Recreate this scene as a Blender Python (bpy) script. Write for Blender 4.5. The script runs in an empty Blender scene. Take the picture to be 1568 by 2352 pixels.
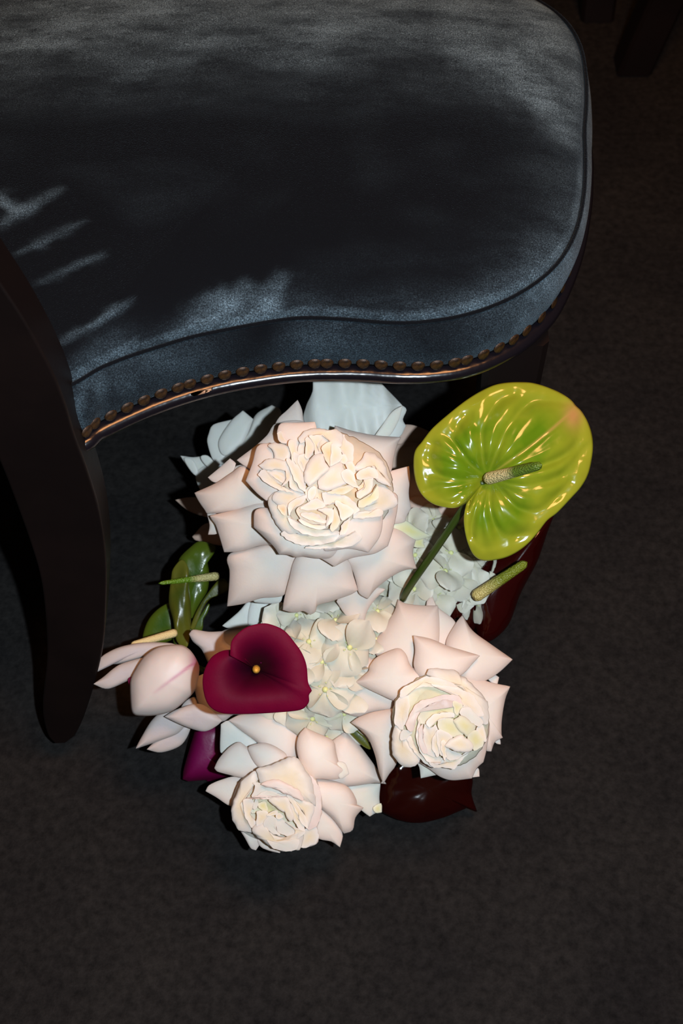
import bpy, bmesh, math, random
from mathutils import Vector, noise, Matrix
C = bpy.context.scene
COL = C.collection
R = math.radians

# ---------------------------------------------------------------- camera, lights, exposure
CAMH, PITCH, FPX = 1.32, 55.0, 3267.0
cam = bpy.data.objects.new('camera', bpy.data.cameras.new('camera')); COL.objects.link(cam)
cam.location = (0, 0, CAMH); cam.rotation_euler = (R(90-PITCH), 0, 0)
cam.data.sensor_fit = 'VERTICAL'; cam.data.sensor_height = 36; cam.data.sensor_width = 24
cam.data.lens = FPX/2352*36
cam.data.clip_start = .05
cam.data.dof.use_dof = True; cam.data.dof.focus_distance = 1.2; cam.data.dof.aperture_fstop = 9
C.camera = cam

wd = bpy.data.worlds.new('world'); C.world = wd; wd.use_nodes = True
bg = wd.node_tree.nodes['Background']; bg.inputs[0].default_value = (1.0, .72, .55, 1); bg.inputs[1].default_value = .03

def lamp(name, kind, loc, target, energy, color, **kw):
    l = bpy.data.lights.new(name, kind); o = bpy.data.objects.new(name, l); COL.objects.link(o)
    o.location = loc; d = Vector(target)-Vector(loc); o.rotation_euler = d.to_track_quat('-Z', 'Y').to_euler()
    l.energy = energy; l.color = color
    for k, v in kw.items(): setattr(l, k, v)
    return o
# the camera's flash, a hand's width to the right of the lens, and a warm ceiling lamp beyond the chair
lamp('camera_flash', 'SPOT', (.115, 0, CAMH+.01), (-.01, .72, 0), 86, (.78, .90, 1.0), shadow_soft_size=.010, spot_size=R(80), spot_blend=1.0)
lamp('ceiling_lamp', 'AREA', (.42, .58, 2.45), (0, .65, .2), 31, (1.0, .43, .16), shape='DISK', size=.7)

C.view_settings.view_transform = 'Standard'; C.view_settings.look = 'None'
C.view_settings.gamma = 1; C.view_settings.use_curve_mapping = False
C.view_settings.exposure = 0.0

# ---------------------------------------------------------------- helpers
cp, sp = math.cos(R(PITCH)), math.sin(R(PITCH))
FWD = Vector((0, cp, -sp)); UP = Vector((0, sp, cp)); RT = Vector((1, 0, 0)); CAM = Vector((0, 0, CAMH))
def ray(x, y):                       # photograph pixel -> direction with unit depth
    return FWD + RT*((x-784)/FPX) + UP*((1176-y)/FPX)
def WD(x, y, d): return CAM + ray(x, y)*d
def WZ(x, y, z):
    r = ray(x, y); return CAM + r*((z-CAMH)/r.z)
def WY(x, y, y0, k):                 # on the leaning plane Y = y0 + k*Z
    r = ray(x, y); t = (y0+k*CAMH)/(r.y-k*r.z); return CAM + r*t

def link(name, me, mat, parent=None, loc=None):
    o = bpy.data.objects.new(name, me); COL.objects.link(o)
    if mat is not None and not me.materials: me.materials.append(mat)
    if parent is not None: o.parent = parent
    if loc is not None: o.location = loc
    return o
def mesh(name, vs, fs, smooth=True, off=None):
    me = bpy.data.meshes.new(name)
    if off is not None: vs = [Vector(v)-off for v in vs]
    me.from_pydata([tuple(v) for v in vs], [], fs); me.update()
    if smooth: me.polygons.foreach_set('use_smooth', [True]*len(me.polygons))
    return me
def tag(o, label=None, cat=None, group=None, kind=None):
    for k, v in (('label', label), ('category', cat), ('group', group), ('kind', kind)):
        if v: o[k] = v
    return o
def thing(name, loc, label, cat, group=None):
    o = bpy.data.objects.new(name, None); COL.objects.link(o); o.location = loc; o.empty_display_size = .02
    return tag(o, label, cat, group)
def fix_normals(me):
    bm = bmesh.new(); bm.from_mesh(me); bmesh.ops.recalc_face_normals(bm, faces=bm.faces); bm.to_mesh(me); bm.free()

def tube(name, pts, rad, mat, parent, seg=14, caps=True):
    pts = [Vector(p) for p in pts]; off = Vector(parent.location) if parent else Vector()
    if not isinstance(rad, (list, tuple)): rad = [rad]*len(pts)
    vs, fs = [], []; u = None
    for i, p in enumerate(pts):
        t = (pts[min(i+1, len(pts)-1)]-pts[max(i-1, 0)]).normalized()
        if u is None: u = t.orthogonal().normalized()
        u = (u - t*u.dot(t)).normalized(); w = t.cross(u)
        for k in range(seg):
            a = 2*math.pi*k/seg; vs.append(p + (u*math.cos(a)+w*math.sin(a))*rad[i])
    for i in range(len(pts)-1):
        for k in range(seg):
            fs.append((i*seg+k, i*seg+(k+1) % seg, (i+1)*seg+(k+1) % seg, (i+1)*seg+k))
    if caps: fs.append(tuple(range(seg))[::-1]); fs.append(tuple((len(pts)-1)*seg+k for k in range(seg)))
    me = mesh(name, vs, fs, off=off); fix_normals(me)
    return link(name, me, mat, parent)
def curve3(ps, n=8):                 # Catmull-Rom through 3D points
    ps = [Vector(p) for p in ps]; out = []
    for i in range(len(ps)-1):
        a, b, c, d = ps[max(i-1, 0)], ps[i], ps[i+1], ps[min(i+2, len(ps)-1)]
        for k in range(n):
            t = k/n; out.append(.5*((2*b)+(c-a)*t+(2*a-5*b+4*c-d)*t*t+(3*b-a-3*c+d)*t**3))
    out.append(ps[-1]); return out

# ---------------------------------------------------------------- materials
def nt(name):
    m = bpy.data.materials.new(name); m.use_nodes = True
    return m, m.node_tree.nodes, m.node_tree.links, m.node_tree.nodes['Principled BSDF']
def N(ns, kind, **kw):
    n = ns.new(kind)
    for k, v in kw.items():
        if k.startswith('i_'): n.inputs[int(k[2:])].default_value = v
        else: setattr(n, k, v)
    return n
def ramp(ns, stops):
    r = ns.new('ShaderNodeValToRGB'); e = r.color_ramp.elements
    while len(e) < len(stops): e.new(.5)
    for q, (p, c) in zip(e, stops): q.position = p; q.color = (*c, 1)
    return r
def petal_mat(name, inner, outer, rough=.5, sss=.35, trans=.18, noise_amt=.5, scale=38, bump=.12, spec=.3, white=None):
    m, ns, ls, b = nt(name)
    at = N(ns, 'ShaderNodeAttribute', attribute_name='rim')
    rp = ramp(ns, [(.15, inner), (.95, outer)])
    nz = N(ns, 'ShaderNodeTexNoise'); nz.inputs['Scale'].default_value = scale; nz.inputs['Detail'].default_value = 3
    tc = N(ns, 'ShaderNodeTexCoord'); ls.new(tc.outputs['Object'], nz.inputs['Vector'])
    ad = N(ns, 'ShaderNodeMath', operation='MULTIPLY_ADD'); ad.inputs[1].default_value = noise_amt
    ls.new(nz.outputs['Fac'], ad.inputs[0])
    sb = N(ns, 'ShaderNodeMath', operation='SUBTRACT'); sb.inputs[1].default_value = noise_amt*.5
    ls.new(at.outputs['Fac'], ad.inputs[2]); ls.new(ad.outputs[0], sb.inputs[0]); ls.new(sb.outputs[0], rp.inputs[0])
    ls.new(rp.outputs[0], b.inputs['Base Color'])
    b.inputs['Roughness'].default_value = rough; b.inputs['Specular IOR Level'].default_value = spec
    b.inputs['Subsurface Weight'].default_value = sss; b.inputs['Subsurface Scale'].default_value = .006
    b.inputs['Subsurface Radius'].default_value = (1, .6, .35)
    nf = N(ns, 'ShaderNodeTexNoise'); nf.inputs['Scale'].default_value = 420; nf.inputs['Detail'].default_value = 2
    bu = N(ns, 'ShaderNodeBump'); bu.inputs['Strength'].default_value = bump; bu.inputs['Distance'].default_value = .001
    ls.new(tc.outputs['Object'], nf.inputs['Vector']); ls.new(nf.outputs['Fac'], bu.inputs['Height']); ls.new(bu.outputs[0], b.inputs['Normal'])
    if trans > 0:
        tr = N(ns, 'ShaderNodeBsdfTranslucent'); ls.new(rp.outputs[0], tr.inputs[0])
        mx = N(ns, 'ShaderNodeMixShader'); mx.inputs[0].default_value = trans
        out = ns['Material Output']; ls.new(b.outputs[0], mx.inputs[1]); ls.new(tr.outputs[0], mx.inputs[2]); ls.new(mx.outputs[0], out.inputs[0])
    return m
M = {}
M['blush'] = petal_mat('blush_petal', (.80, .70, .60), (.80, .62, .53))
M['cream'] = petal_mat('cream_petal', (.92, .70, .43), (.88, .75, .61), trans=.12, sss=.5)
M['apricot'] = petal_mat('apricot_petal', (.92, .56, .27), (.90, .71, .50), noise_amt=.8, trans=.12, sss=.5)
M['lemon'] = petal_mat('lemon_cream_petal', (.80, .66, .30), (.82, .72, .50), noise_amt=.6, trans=.12, sss=.5)
M['ivory'] = petal_mat('ivory_petal', (.74, .70, .58), (.76, .68, .58))
M['white'] = petal_mat('white_petal', (.68, .67, .59), (.71, .68, .61))
M['hydra'] = petal_mat('hydrangea_petal', (.60, .57, .44), (.65, .62, .53), scale=60, sss=.25)
M['eye'] = petal_mat('hydrangea_eye', (.58, .60, .26), (.62, .62, .30), trans=0)
M['peach'] = petal_mat('peach_petal', (.60, .42, .34), (.62, .42, .33))
M['orchid'] = petal_mat('orchid_petal', (.52, .44, .43), (.54, .45, .41), scale=30)
M['calla'] = petal_mat('calla_burgundy', (.022, .0006, .007), (.11, .0008, .017), rough=.6, sss=.1, trans=.05, noise_amt=.35, scale=25, spec=.06)
M['calla2'] = petal_mat('calla_magenta', (.14, .0015, .055), (.10, .001, .03), rough=.4, sss=.1, trans=.05, noise_amt=.5)
M['red'] = petal_mat('anthurium_oxblood', (.022, .001, .001), (.016, .0006, .0006), rough=.10, sss=0, trans=0, noise_amt=.5, spec=.55, bump=.03)
M['red_reflect'] = petal_mat('anthurium_red_reflections', (.016, .0015, .0006), (.013, .0004, .0003), rough=.12, sss=0, trans=0, noise_amt=.9, spec=.5, bump=.03)  # brown mottling: warm reflections painted into the dark red
M['leafdark'] = petal_mat('anthurium_green_dark', (.03, .07, .004), (.07, .10, .008), rough=.25, sss=0, trans=.05, spec=.5)
M['olive'] = petal_mat('anthurium_olive', (.035, .05, .003), (.10, .10, .012), rough=.3, sss=0, trans=.05, spec=.4)
def simple(name, col, rough=.5, spec=.4, bump=0, bscale=200, metal=0, col2=None, cscale=20):
    m, ns, ls, b = nt(name); b.inputs['Base Color'].default_value = (*col, 1)
    b.inputs['Roughness'].default_value = rough; b.inputs['Specular IOR Level'].default_value = spec; b.inputs['Metallic'].default_value = metal
    tc = N(ns, 'ShaderNodeTexCoord')
    if col2:
        nz = N(ns, 'ShaderNodeTexNoise'); nz.inputs['Scale'].default_value = cscale; nz.inputs['Detail'].default_value = 4
        ls.new(tc.outputs['Object'], nz.inputs['Vector']); r = ramp(ns, [(.35, col), (.65, col2)])
        ls.new(nz.outputs['Fac'], r.inputs[0]); ls.new(r.outputs[0], b.inputs['Base Color'])
    if bump:
        nz = N(ns, 'ShaderNodeTexNoise'); nz.inputs['Scale'].default_value = bscale
        ls.new(tc.outputs['Object'], nz.inputs['Vector'])
        bu = N(ns, 'ShaderNodeBump'); bu.inputs['Strength'].default_value = bump; bu.inputs['Distance'].default_value = .001
        ls.new(nz.outputs['Fac'], bu.inputs['Height']); ls.new(bu.outputs[0], b.inputs['Normal'])
    return m
M['stem'] = simple('green_stem', (.020, .042, .002), .4, .4, col2=(.032, .05, .004))
M['wood'] = simple('dark_stained_wood', (.004, .0022, .002), .42, .28, bump=.25, bscale=60, col2=(.006, .0032, .0028), cscale=14)
M['rail'] = simple('glossy_dark_wood_bead', (.005, .004, .006), .22, .5, bump=.5, bscale=70)
M['chip'] = simple('bare_chipped_wood', (.45, .30, .20), .8, .2, bump=.6, bscale=300)
M['nail'] = simple('antique_brass', (.060, .026, .006), .5, .4, bump=.8, bscale=400, metal=.3, col2=(.016, .008, .004), cscale=250)
M['vase'] = simple('dark_ceramic', (.012, .012, .012), .35, .4)
M['lead'] = simple('ivory_spadix', (.62, .50, .24), .6, .3, bump=1.0, bscale=900)
M['gold'] = simple('golden_spadix', (.72, .36, .05), .5, .3, bump=1.0, bscale=1200)

def spadix_mat(name, a, b_, at=.5, soft=.08, sc=1500):
    m, ns, ls, b = nt(name)
    t = N(ns, 'ShaderNodeAttribute', attribute_name='rim'); r = ramp(ns, [(at-soft, a), (at+soft, b_)])
    ls.new(t.outputs['Fac'], r.inputs[0])
    vo = N(ns, 'ShaderNodeTexVoronoi'); vo.inputs['Scale'].default_value = sc*.4
    tc = N(ns, 'ShaderNodeTexCoord'); ls.new(tc.outputs['Object'], vo.inputs['Vector'])
    mx = N(ns, 'ShaderNodeMix', data_type='RGBA', blend_type='MULTIPLY'); mx.inputs[0].default_value = .5
    rr = ramp(ns, [(.0, (1, 1, 1)), (.6, (.45, .45, .40))]); ls.new(vo.outputs['Distance'], rr.inputs[0])
    ls.new(r.outputs[0], mx.inputs[6]); ls.new(rr.outputs[0], mx.inputs[7]); ls.new(mx.outputs[2], b.inputs['Base Color'])
    bu = N(ns, 'ShaderNodeBump'); bu.invert = True; bu.inputs['Strength'].default_value = .9; bu.inputs['Distance'].default_value = .0012
    ls.new(vo.outputs['Distance'], bu.inputs['Height']); ls.new(bu.outputs[0], b.inputs['Normal'])
    b.inputs['Roughness'].default_value = .45
    return m
M['sp_green'] = spadix_mat('spadix_cream_to_green', (.60, .50, .24), (.10, .17, .012), .48)
M['sp_left'] = spadix_mat('spadix_cream_to_bright_green', (.55, .48, .20), (.12, .24, .01), .42)
M['sp_yellow'] = spadix_mat('spadix_cream_to_olive', (.74, .54, .18), (.22, .24, .012), .35, .2)

# green spathe: colour follows its own veins (attribute 'vein') and margin
m, ns, ls, b = nt('green_spathe'); M['spathe'] = m
rim = N(ns, 'ShaderNodeAttribute', attribute_name='rim'); vn = N(ns, 'ShaderNodeAttribute', attribute_name='vein'); bl = N(ns, 'ShaderNodeAttribute', attribute_name='blush')
tc = N(ns, 'ShaderNodeTexCoord'); nz = N(ns, 'ShaderNodeTexNoise'); nz.inputs['Scale'].default_value = 32; nz.inputs['Detail'].default_value = 3
ls.new(tc.outputs['Object'], nz.inputs['Vector'])
r0 = ramp(ns, [(.36, (.085, .16, .004)), (.64, (.17, .21, .010))]); ls.new(nz.outputs['Fac'], r0.inputs[0])
r1 = ramp(ns, [(.62, (0, 0, 0)), (.95, (1, 1, 1))]); ls.new(rim.outputs['Fac'], r1.inputs[0])
m1 = N(ns, 'ShaderNodeMix', data_type='RGBA'); ls.new(r1.outputs[0], m1.inputs[0]); ls.new(r0.outputs[0], m1.inputs[6]); m1.inputs[7].default_value = (.22, .23, .014, 1)
m2 = N(ns, 'ShaderNodeMix', data_type='RGBA'); ls.new(vn.outputs['Fac'], m2.inputs[0]); ls.new(m1.outputs[2], m2.inputs[6]); m2.inputs[7].default_value = (.26, .25, .03, 1)
m3 = N(ns, 'ShaderNodeMix', data_type='RGBA'); ls.new(bl.outputs['Fac'], m3.inputs[0]); ls.new(m2.outputs[2], m3.inputs[6]); m3.inputs[7].default_value = (.40, .17, .07, 1)
ls.new(m3.outputs[2], b.inputs['Base Color']); b.inputs['Roughness'].default_value = .17; b.inputs['Specular IOR Level'].default_value = .6

# orchid petal with a magenta midrib (attribute 'vein')
def orchid_vein():
    m, ns, ls, b = nt('orchid_petal_with_magenta_midrib')
    at = N(ns, 'ShaderNodeAttribute', attribute_name='vein'); r = ramp(ns, [(0, (.56, .46, .42)), (1, (.36, .09, .18))])
    ls.new(at.outputs['Fac'], r.inputs[0]); ls.new(r.outputs[0], b.inputs['Base Color'])
    b.inputs['Roughness'].default_value = .5; b.inputs['Subsurface Weight'].default_value = .3; b.inputs['Subsurface Scale'].default_value = .005
    return m
M['orchidv'] = orchid_vein()

# velvet: dark pile, highlights of the brushed pile painted into the base colour (attribute 'nap_highlight')
m, ns, ls, b = nt('slate_blue_velvet'); M['velvet'] = m
tc = N(ns, 'ShaderNodeTexCoord'); nap_highlight = N(ns, 'ShaderNodeAttribute', attribute_name='nap_highlight')
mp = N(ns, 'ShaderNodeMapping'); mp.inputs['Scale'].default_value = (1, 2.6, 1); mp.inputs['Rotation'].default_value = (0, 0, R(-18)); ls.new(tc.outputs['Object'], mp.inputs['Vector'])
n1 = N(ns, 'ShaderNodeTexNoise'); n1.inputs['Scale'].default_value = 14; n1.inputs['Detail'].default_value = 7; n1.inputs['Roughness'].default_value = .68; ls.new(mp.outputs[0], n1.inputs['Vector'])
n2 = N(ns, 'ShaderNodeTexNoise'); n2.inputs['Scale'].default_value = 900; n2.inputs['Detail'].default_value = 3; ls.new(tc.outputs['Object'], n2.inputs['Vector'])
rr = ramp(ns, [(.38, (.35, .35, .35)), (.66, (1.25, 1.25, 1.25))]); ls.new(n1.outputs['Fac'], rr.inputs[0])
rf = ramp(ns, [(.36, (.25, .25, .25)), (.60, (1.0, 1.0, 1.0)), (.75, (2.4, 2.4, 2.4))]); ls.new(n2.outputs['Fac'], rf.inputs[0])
a1 = N(ns, 'ShaderNodeMath', operation='MULTIPLY'); ls.new(nap_highlight.outputs['Fac'], a1.inputs[0]); ls.new(rr.outputs[0], a1.inputs[1])
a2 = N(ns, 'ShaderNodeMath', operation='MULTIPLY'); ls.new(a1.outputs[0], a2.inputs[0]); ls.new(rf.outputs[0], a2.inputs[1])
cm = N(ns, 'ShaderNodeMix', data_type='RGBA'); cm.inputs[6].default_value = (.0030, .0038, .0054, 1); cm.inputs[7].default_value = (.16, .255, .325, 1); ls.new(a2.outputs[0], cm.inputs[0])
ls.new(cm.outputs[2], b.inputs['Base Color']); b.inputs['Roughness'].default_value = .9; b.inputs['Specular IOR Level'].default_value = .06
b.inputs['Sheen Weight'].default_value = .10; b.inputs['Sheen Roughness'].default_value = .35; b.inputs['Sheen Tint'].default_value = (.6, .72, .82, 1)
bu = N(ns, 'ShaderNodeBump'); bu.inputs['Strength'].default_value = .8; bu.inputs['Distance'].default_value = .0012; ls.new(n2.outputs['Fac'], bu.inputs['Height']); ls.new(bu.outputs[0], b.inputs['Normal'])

# carpet
m, ns, ls, b = nt('charcoal_carpet'); M['carpet'] = m
tc = N(ns, 'ShaderNodeTexCoord')
n1 = N(ns, 'ShaderNodeTexNoise'); n1.inputs['Scale'].default_value = 110; n1.inputs['Detail'].default_value = 5; n1.inputs['Roughness'].default_value = .7; ls.new(tc.outputs['Object'], n1.inputs['Vector'])
n2 = N(ns, 'ShaderNodeTexNoise'); n2.inputs['Scale'].default_value = 9; n2.inputs['Detail'].default_value = 3; ls.new(tc.outputs['Object'], n2.inputs['Vector'])
r = ramp(ns, [(.3, (.008, .0078, .0078)), (.7, (.020, .019, .0185))]); ls.new(n1.outputs['Fac'], r.inputs[0])
rb = ramp(ns, [(.3, (.75, .75, .78)), (.7, (1.1, 1.08, 1.05))]); ls.new(n2.outputs['Fac'], rb.inputs[0])
mx = N(ns, 'ShaderNodeMix', data_type='RGBA', blend_type='MULTIPLY'); mx.inputs[0].default_value = 1; ls.new(r.outputs[0], mx.inputs[6]); ls.new(rb.outputs[0], mx.inputs[7]); ls.new(mx.outputs[2], b.inputs['Base Color'])
b.inputs['Roughness'].default_value = 1; b.inputs['Specular IOR Level'].default_value = .05
bu = N(ns, 'ShaderNodeBump'); bu.inputs['Strength'].default_value = .7; bu.inputs['Distance'].default_value = .004; ls.new(n1.outputs['Fac'], bu.inputs['Height']); ls.new(bu.outputs[0], b.inputs['Normal'])

# ---------------------------------------------------------------- the floor
n = 60; vs = []; fs = []
for j in range(n+1):
    for i in range(n+1):
        x = -2.2+4.4*i/n; y = -.4+4.2*j/n
        vs.append((x, y, -.0015+.0015*noise.noise(Vector((x*9, y*9, 0)))))
for j in range(n):
    for i in range(n): a = j*(n+1)+i; fs.append((a, a+1, a+n+2, a+n+1))
tag(link('floor', mesh('floor', vs, fs), M['carpet']), 'charcoal wool carpet under the chair and flowers', 'floor', kind='structure')

# ---------------------------------------------------------------- the velvet chair
def P(s): return [tuple(float(q) for q in w.split(',')) for w in s.split()]
def smooth_loop(pts, n):             # closed loop resampled by arc length
    k = len(pts); den = []
    for i in range(k):
        a, b_, c, d = pts[(i-1) % k], pts[i], pts[(i+1) % k], pts[(i+2) % k]
        for j in range(8):
            t = j/8; den.append(.5*((2*b_)+(c-a)*t+(2*a-5*b_+4*c-d)*t*t+(3*b_-a-3*c+d)*t**3))
    return resample(den, n, True)
def resample(pts, n, closed):
    q = pts+[pts[0]] if closed else pts
    L = [0]
    for i in range(1, len(q)): L.append(L[-1]+(q[i]-q[i-1]).length)
    out = []; j = 0
    for i in range(n):
        s = L[-1]*i/(n if closed else n-1)
        while j < len(L)-2 and L[j+1] < s: j += 1
        t = (s-L[j])/max(L[j+1]-L[j], 1e-9); out.append(q[j].lerp(q[j+1], min(t, 1)))
    return out
YA = 1.0
def chair_loop(px, z, rear):
    near = [WZ(x, y, z) for x, y in P(px)]
    pts = [Vector((a, b_, z)) for a, b_ in rear]+near          # from the back, along the near side, to the front
    far = [Vector((p.x+.22*(YA-p.y) if p.x > -.1 else p.x, 2*YA-p.y, z)) for p in reversed(pts[1:-1])]
    return pts+far
NL = 420
rear0 = [(-.44, 1.0), (-.435, .90), (-.41, .82), (-.35, .765), (-.28, .735)]
low = chair_loop('160,1002 219,975 289,941 363,910 440,884 519,864 597,851 679,841 755,838 839,839 919,844 998,842 1074,829 1146,800 1204,763 1262,703 1302,620 1326,540 1340,450 1342,400', .432, rear0)
seam = chair_loop('130,908 200,862 270,830 330,809 400,787 450,773 560,751 640,737 700,731 800,735 880,742 960,742 1060,727 1150,697 1230,652 1288,598 1325,530 1342,450 1346,370 1344,300', .478, [(-.435, 1.0), (-.43, .90), (-.405, .825), (-.345, .77), (-.275, .742)])
LOW = smooth_loop(low, NL)
seam_s = smooth_loop(seam, NL*4)
# pair each seam sample with the nearest direction from the seat's middle
MID = Vector((-.03, YA, 0))
def by_angle(loop, ref):
    out = []
    ang = [math.atan2(p.y-MID.y, p.x-MID.x) for p in loop]
    m_ = len(loop)
    for p in ref:
        a = math.atan2(p.y-MID.y, p.x-MID.x)
        k = min(range(m_), key=lambda i: abs((ang[i]-a+math.pi) % (2*math.pi)-math.pi)); out.append(loop[k])
    return out
SEAM = by_angle(seam_s, LOW)
for it in range(3): SEAM = [(SEAM[i-1]+SEAM[i]*2+SEAM[(i+1) % NL])*.25 for i in range(NL)]
def outn(loop, i):
    t = loop[(i+1) % len(loop)]-loop[i-1]; return Vector((t.y, -t.x, 0)).normalized()
def G(px, py, cx, cy, sx, sy, rot=0):
    dx, dy = px-cx, py-cy; c, s = math.cos(R(rot)), math.sin(R(rot)); u = (dx*c+dy*s)/sx; v = (-dx*s+dy*c)/sy
    return math.exp(-(u*u+v*v))
def proj(p):
    q = p-CAM; d = q.dot(FWD); return 784+q.x/d*FPX, 1176-q.dot(UP)/d*FPX
STREAKS = []                          # folds and brush marks, their highlights painted into the pile colour (start, end, width in mm, strength)
for x0, y0, x1, y1, w_, st_ in ((160, 856, 312, 772, 3.2, 1.0), (178, 868, 335, 808, 3.6, .7), (205, 765, 300, 708, 3.4, .45), (120, 800, 200, 762, 3, .3), (0, 545, 140, 470, 5, .45), (-30, 470, 40, 505, 6, .8),
    (50, 600, 195, 540, 4, .35), (90, 665, 240, 608, 3.6, .25), (465, 735, 560, 668, 9, .55), (540, 728, 735, 702, 6.5, .75), (590, 720, 645, 655, 9, .5), (330, 800, 480, 752, 5, .55), (440, 765, 470, 690, 8, .4),
    (1010, 727, 1180, 668, 4, .25), (1180, 668, 1290, 585, 6, .3), (-40, 150, 380, 60, 20, .35), (260, 230, 560, 120, 12, .2), (640, 170, 900, 60, 24, .25), (1030, 120, 1200, 210, 22, .45), (1180, 150, 1310, 320, 16, .5)):
    STREAKS.append((WZ(x0, y0, .492), WZ(x1, y1, .492), w_/1000, st_))
def wrinkle_raw(x, y, fine=False):
    v = 0
    for a, b_, w_, st_ in STREAKS:
        if fine and w_ > .0055: continue
        dx, dy = b_.x-a.x, b_.y-a.y; t = max(0, min(1, ((x-a.x)*dx+(y-a.y)*dy)/(dx*dx+dy*dy))); d2 = (x-a.x-t*dx)**2+(y-a.y-t*dy)**2
        if d2 < 9*w_*w_:
            n_ = 1+.8*noise.noise(Vector((x*60, y*60, 2)))+.4*noise.noise(Vector((x*150, y*150, 4))); ww = w_*(.75+.4*math.sin(math.pi*t))*max(.4, n_)
            v += st_*math.exp(-d2/(ww*ww))*(.55+.45*math.sin(math.pi*t))
    return v
def nap_highlight_raw(x, y):
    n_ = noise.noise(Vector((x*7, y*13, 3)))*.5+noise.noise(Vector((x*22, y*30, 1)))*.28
    far = max(0, min(1, (y-.97)/.26)); front = math.exp(-((x-.235+.25*abs(y-.97))/.05)**2)  # painted sheen, lighter towards the far side and the front edge
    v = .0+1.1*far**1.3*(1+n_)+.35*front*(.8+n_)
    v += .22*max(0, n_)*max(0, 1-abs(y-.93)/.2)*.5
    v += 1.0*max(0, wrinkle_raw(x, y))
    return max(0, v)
vs, fs, NAP_HIGHLIGHT = [], [], []
def edge_highlight(p):                    # patchy highlight painted into the pile just above the welt
    x = p.x
    return .10+.22*max(0, noise.noise(Vector((x*18, p.y*6, 7))))
rows = []
BOX = 9
for k in range(BOX+1):               # the boxing between nails and welt
    t = k/BOX; row = []
    for i in range(NL):
        p = LOW[i].lerp(SEAM[i], t); nn = outn(LOW, i)
        bulge = .006*math.sin(math.pi*t); fold = .0016*math.sin(p.x*300)*math.exp(-((p.x+.215)/.02)**2)*t
        q = p+nn*(bulge+fold); row.append(q)
        NAP_HIGHLIGHT.append(.09+.16*noise.noise(q*16)+.5*max(0, math.exp(-((p.x-.20)/.06)**2))+.35*math.exp(-((p.x+.205)/.018)**2)*(.5+.5*math.sin(p.x*420)))  # highlights painted on the side folds and round the front
    rows.append(row)
for off, dz in ((-.0006, .0005), (-.0026, -.0016), (-.0034, .0006), (-.0058, .0042)):        # groove above the welt, its shade and lit lips painted into the colour
    row = []
    for i in range(NL):
        row.append(SEAM[i]+outn(SEAM, i)*off+Vector((0, 0, dz))); NAP_HIGHLIGHT.append(.42 if dz > 0 else .06)
    rows.append(row)
TOPN = 64
for k in range(1, TOPN):
    s = 1-k/TOPN; row = []
    for i in range(NL):
        e = SEAM[i]+outn(SEAM, i)*-.0058
        p = MID.lerp(Vector((e.x, e.y, 0)), s)
        d_edge = (Vector((e.x, e.y, 0))-p).length
        z = .482+.010*(1-math.exp(-d_edge/.02))+.022*(1-s**2.2)
        w = wrinkle_raw(p.x, p.y, True); z += .0022*w + .0016*noise.noise(Vector((p.x*9, p.y*9, 0)))
        q = Vector((p.x, p.y, z)); row.append(q)
        bandw = .012+.05*max(0, noise.noise(Vector((p.x*14, 2, 5))))
        near = max(0, min(1, (YA-.1-p.y)/.08))
        NAP_HIGHLIGHT.append(nap_highlight_raw(p.x, p.y)+near*edge_highlight(q)*math.exp(-(d_edge/bandw)**2))
    rows.append(row)
for r_ in rows: vs += r_
vs.append(Vector((MID.x, MID.y, .514))); NAP_HIGHLIGHT.append(.2)
for k in range(len(rows)-1):
    for i in range(NL): a = k*NL; fs.append((a+i, a+(i+1) % NL, a+NL+(i+1) % NL, a+NL+i))
k = (len(rows)-1)*NL
for i in range(NL): fs.append((k+i, k+(i+1) % NL, len(vs)-1))
fs.append(tuple(reversed(range(NL))))
chair = thing('dining_chair', (-.1, 1.0, 0), 'large curved chair upholstered in slate blue velvet with brass nails, above the flowers', 'chair')
CO = Vector(chair.location)
me = mesh('seat', vs, fs, off=CO); fix_normals(me)
at = me.attributes.new('nap_highlight', 'FLOAT', 'POINT'); at.data.foreach_set('value', NAP_HIGHLIGHT)
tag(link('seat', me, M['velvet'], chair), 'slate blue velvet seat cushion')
# the welt, a fine piped seam
tube('piping', [SEAM[i]+outn(SEAM, i)*-.0004+Vector((0, 0, .0002)) for i in range(NL)]+[SEAM[0]], .0016, M['velvet'], chair, 8, False)
# the wooden bead rail under the nails, with a shallow frame below it
def loft(name, prof, loop, mat, parent):
    vs, fs = [], []; n_ = len(loop); m_ = len(prof)
    for i, p in enumerate(loop):
        nn = outn(loop, i)
        for a, z in prof: vs.append(Vector((p.x, p.y, 0))+nn*a+Vector((0, 0, z)))
    for i in range(n_):
        j = (i+1) % n_
        for k in range(m_): fs.append((i*m_+k, j*m_+k, j*m_+(k+1) % m_, i*m_+(k+1) % m_))
    me = mesh(name, vs, fs, off=Vector(parent.location)); fix_normals(me); return link(name, me, mat, parent)
prof = [(-.012, .4305), (.0010, .4305)]+[(.003+.0062*math.cos(a), .4240+.0062*math.sin(a)) for a in [R(q) for q in (75, 50, 25, 0, -25, -50, -75)]]+[(-.003, .4165), (-.010, .4150), (-.012, .405), (-.020, .405)]
tag(loft('seat_rail', prof, LOW, M['rail'], chair), 'polished dark bead moulding, worn and chipped')
def bottom():
    vs = [Vector((p.x, p.y, .408))+outn(LOW, i)*-.016 for i, p in enumerate(LOW)]; me = mesh('seat_base', vs, [tuple(range(NL))], off=CO); link('seat_base', me, M['wood'], chair)
bottom()
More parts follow.
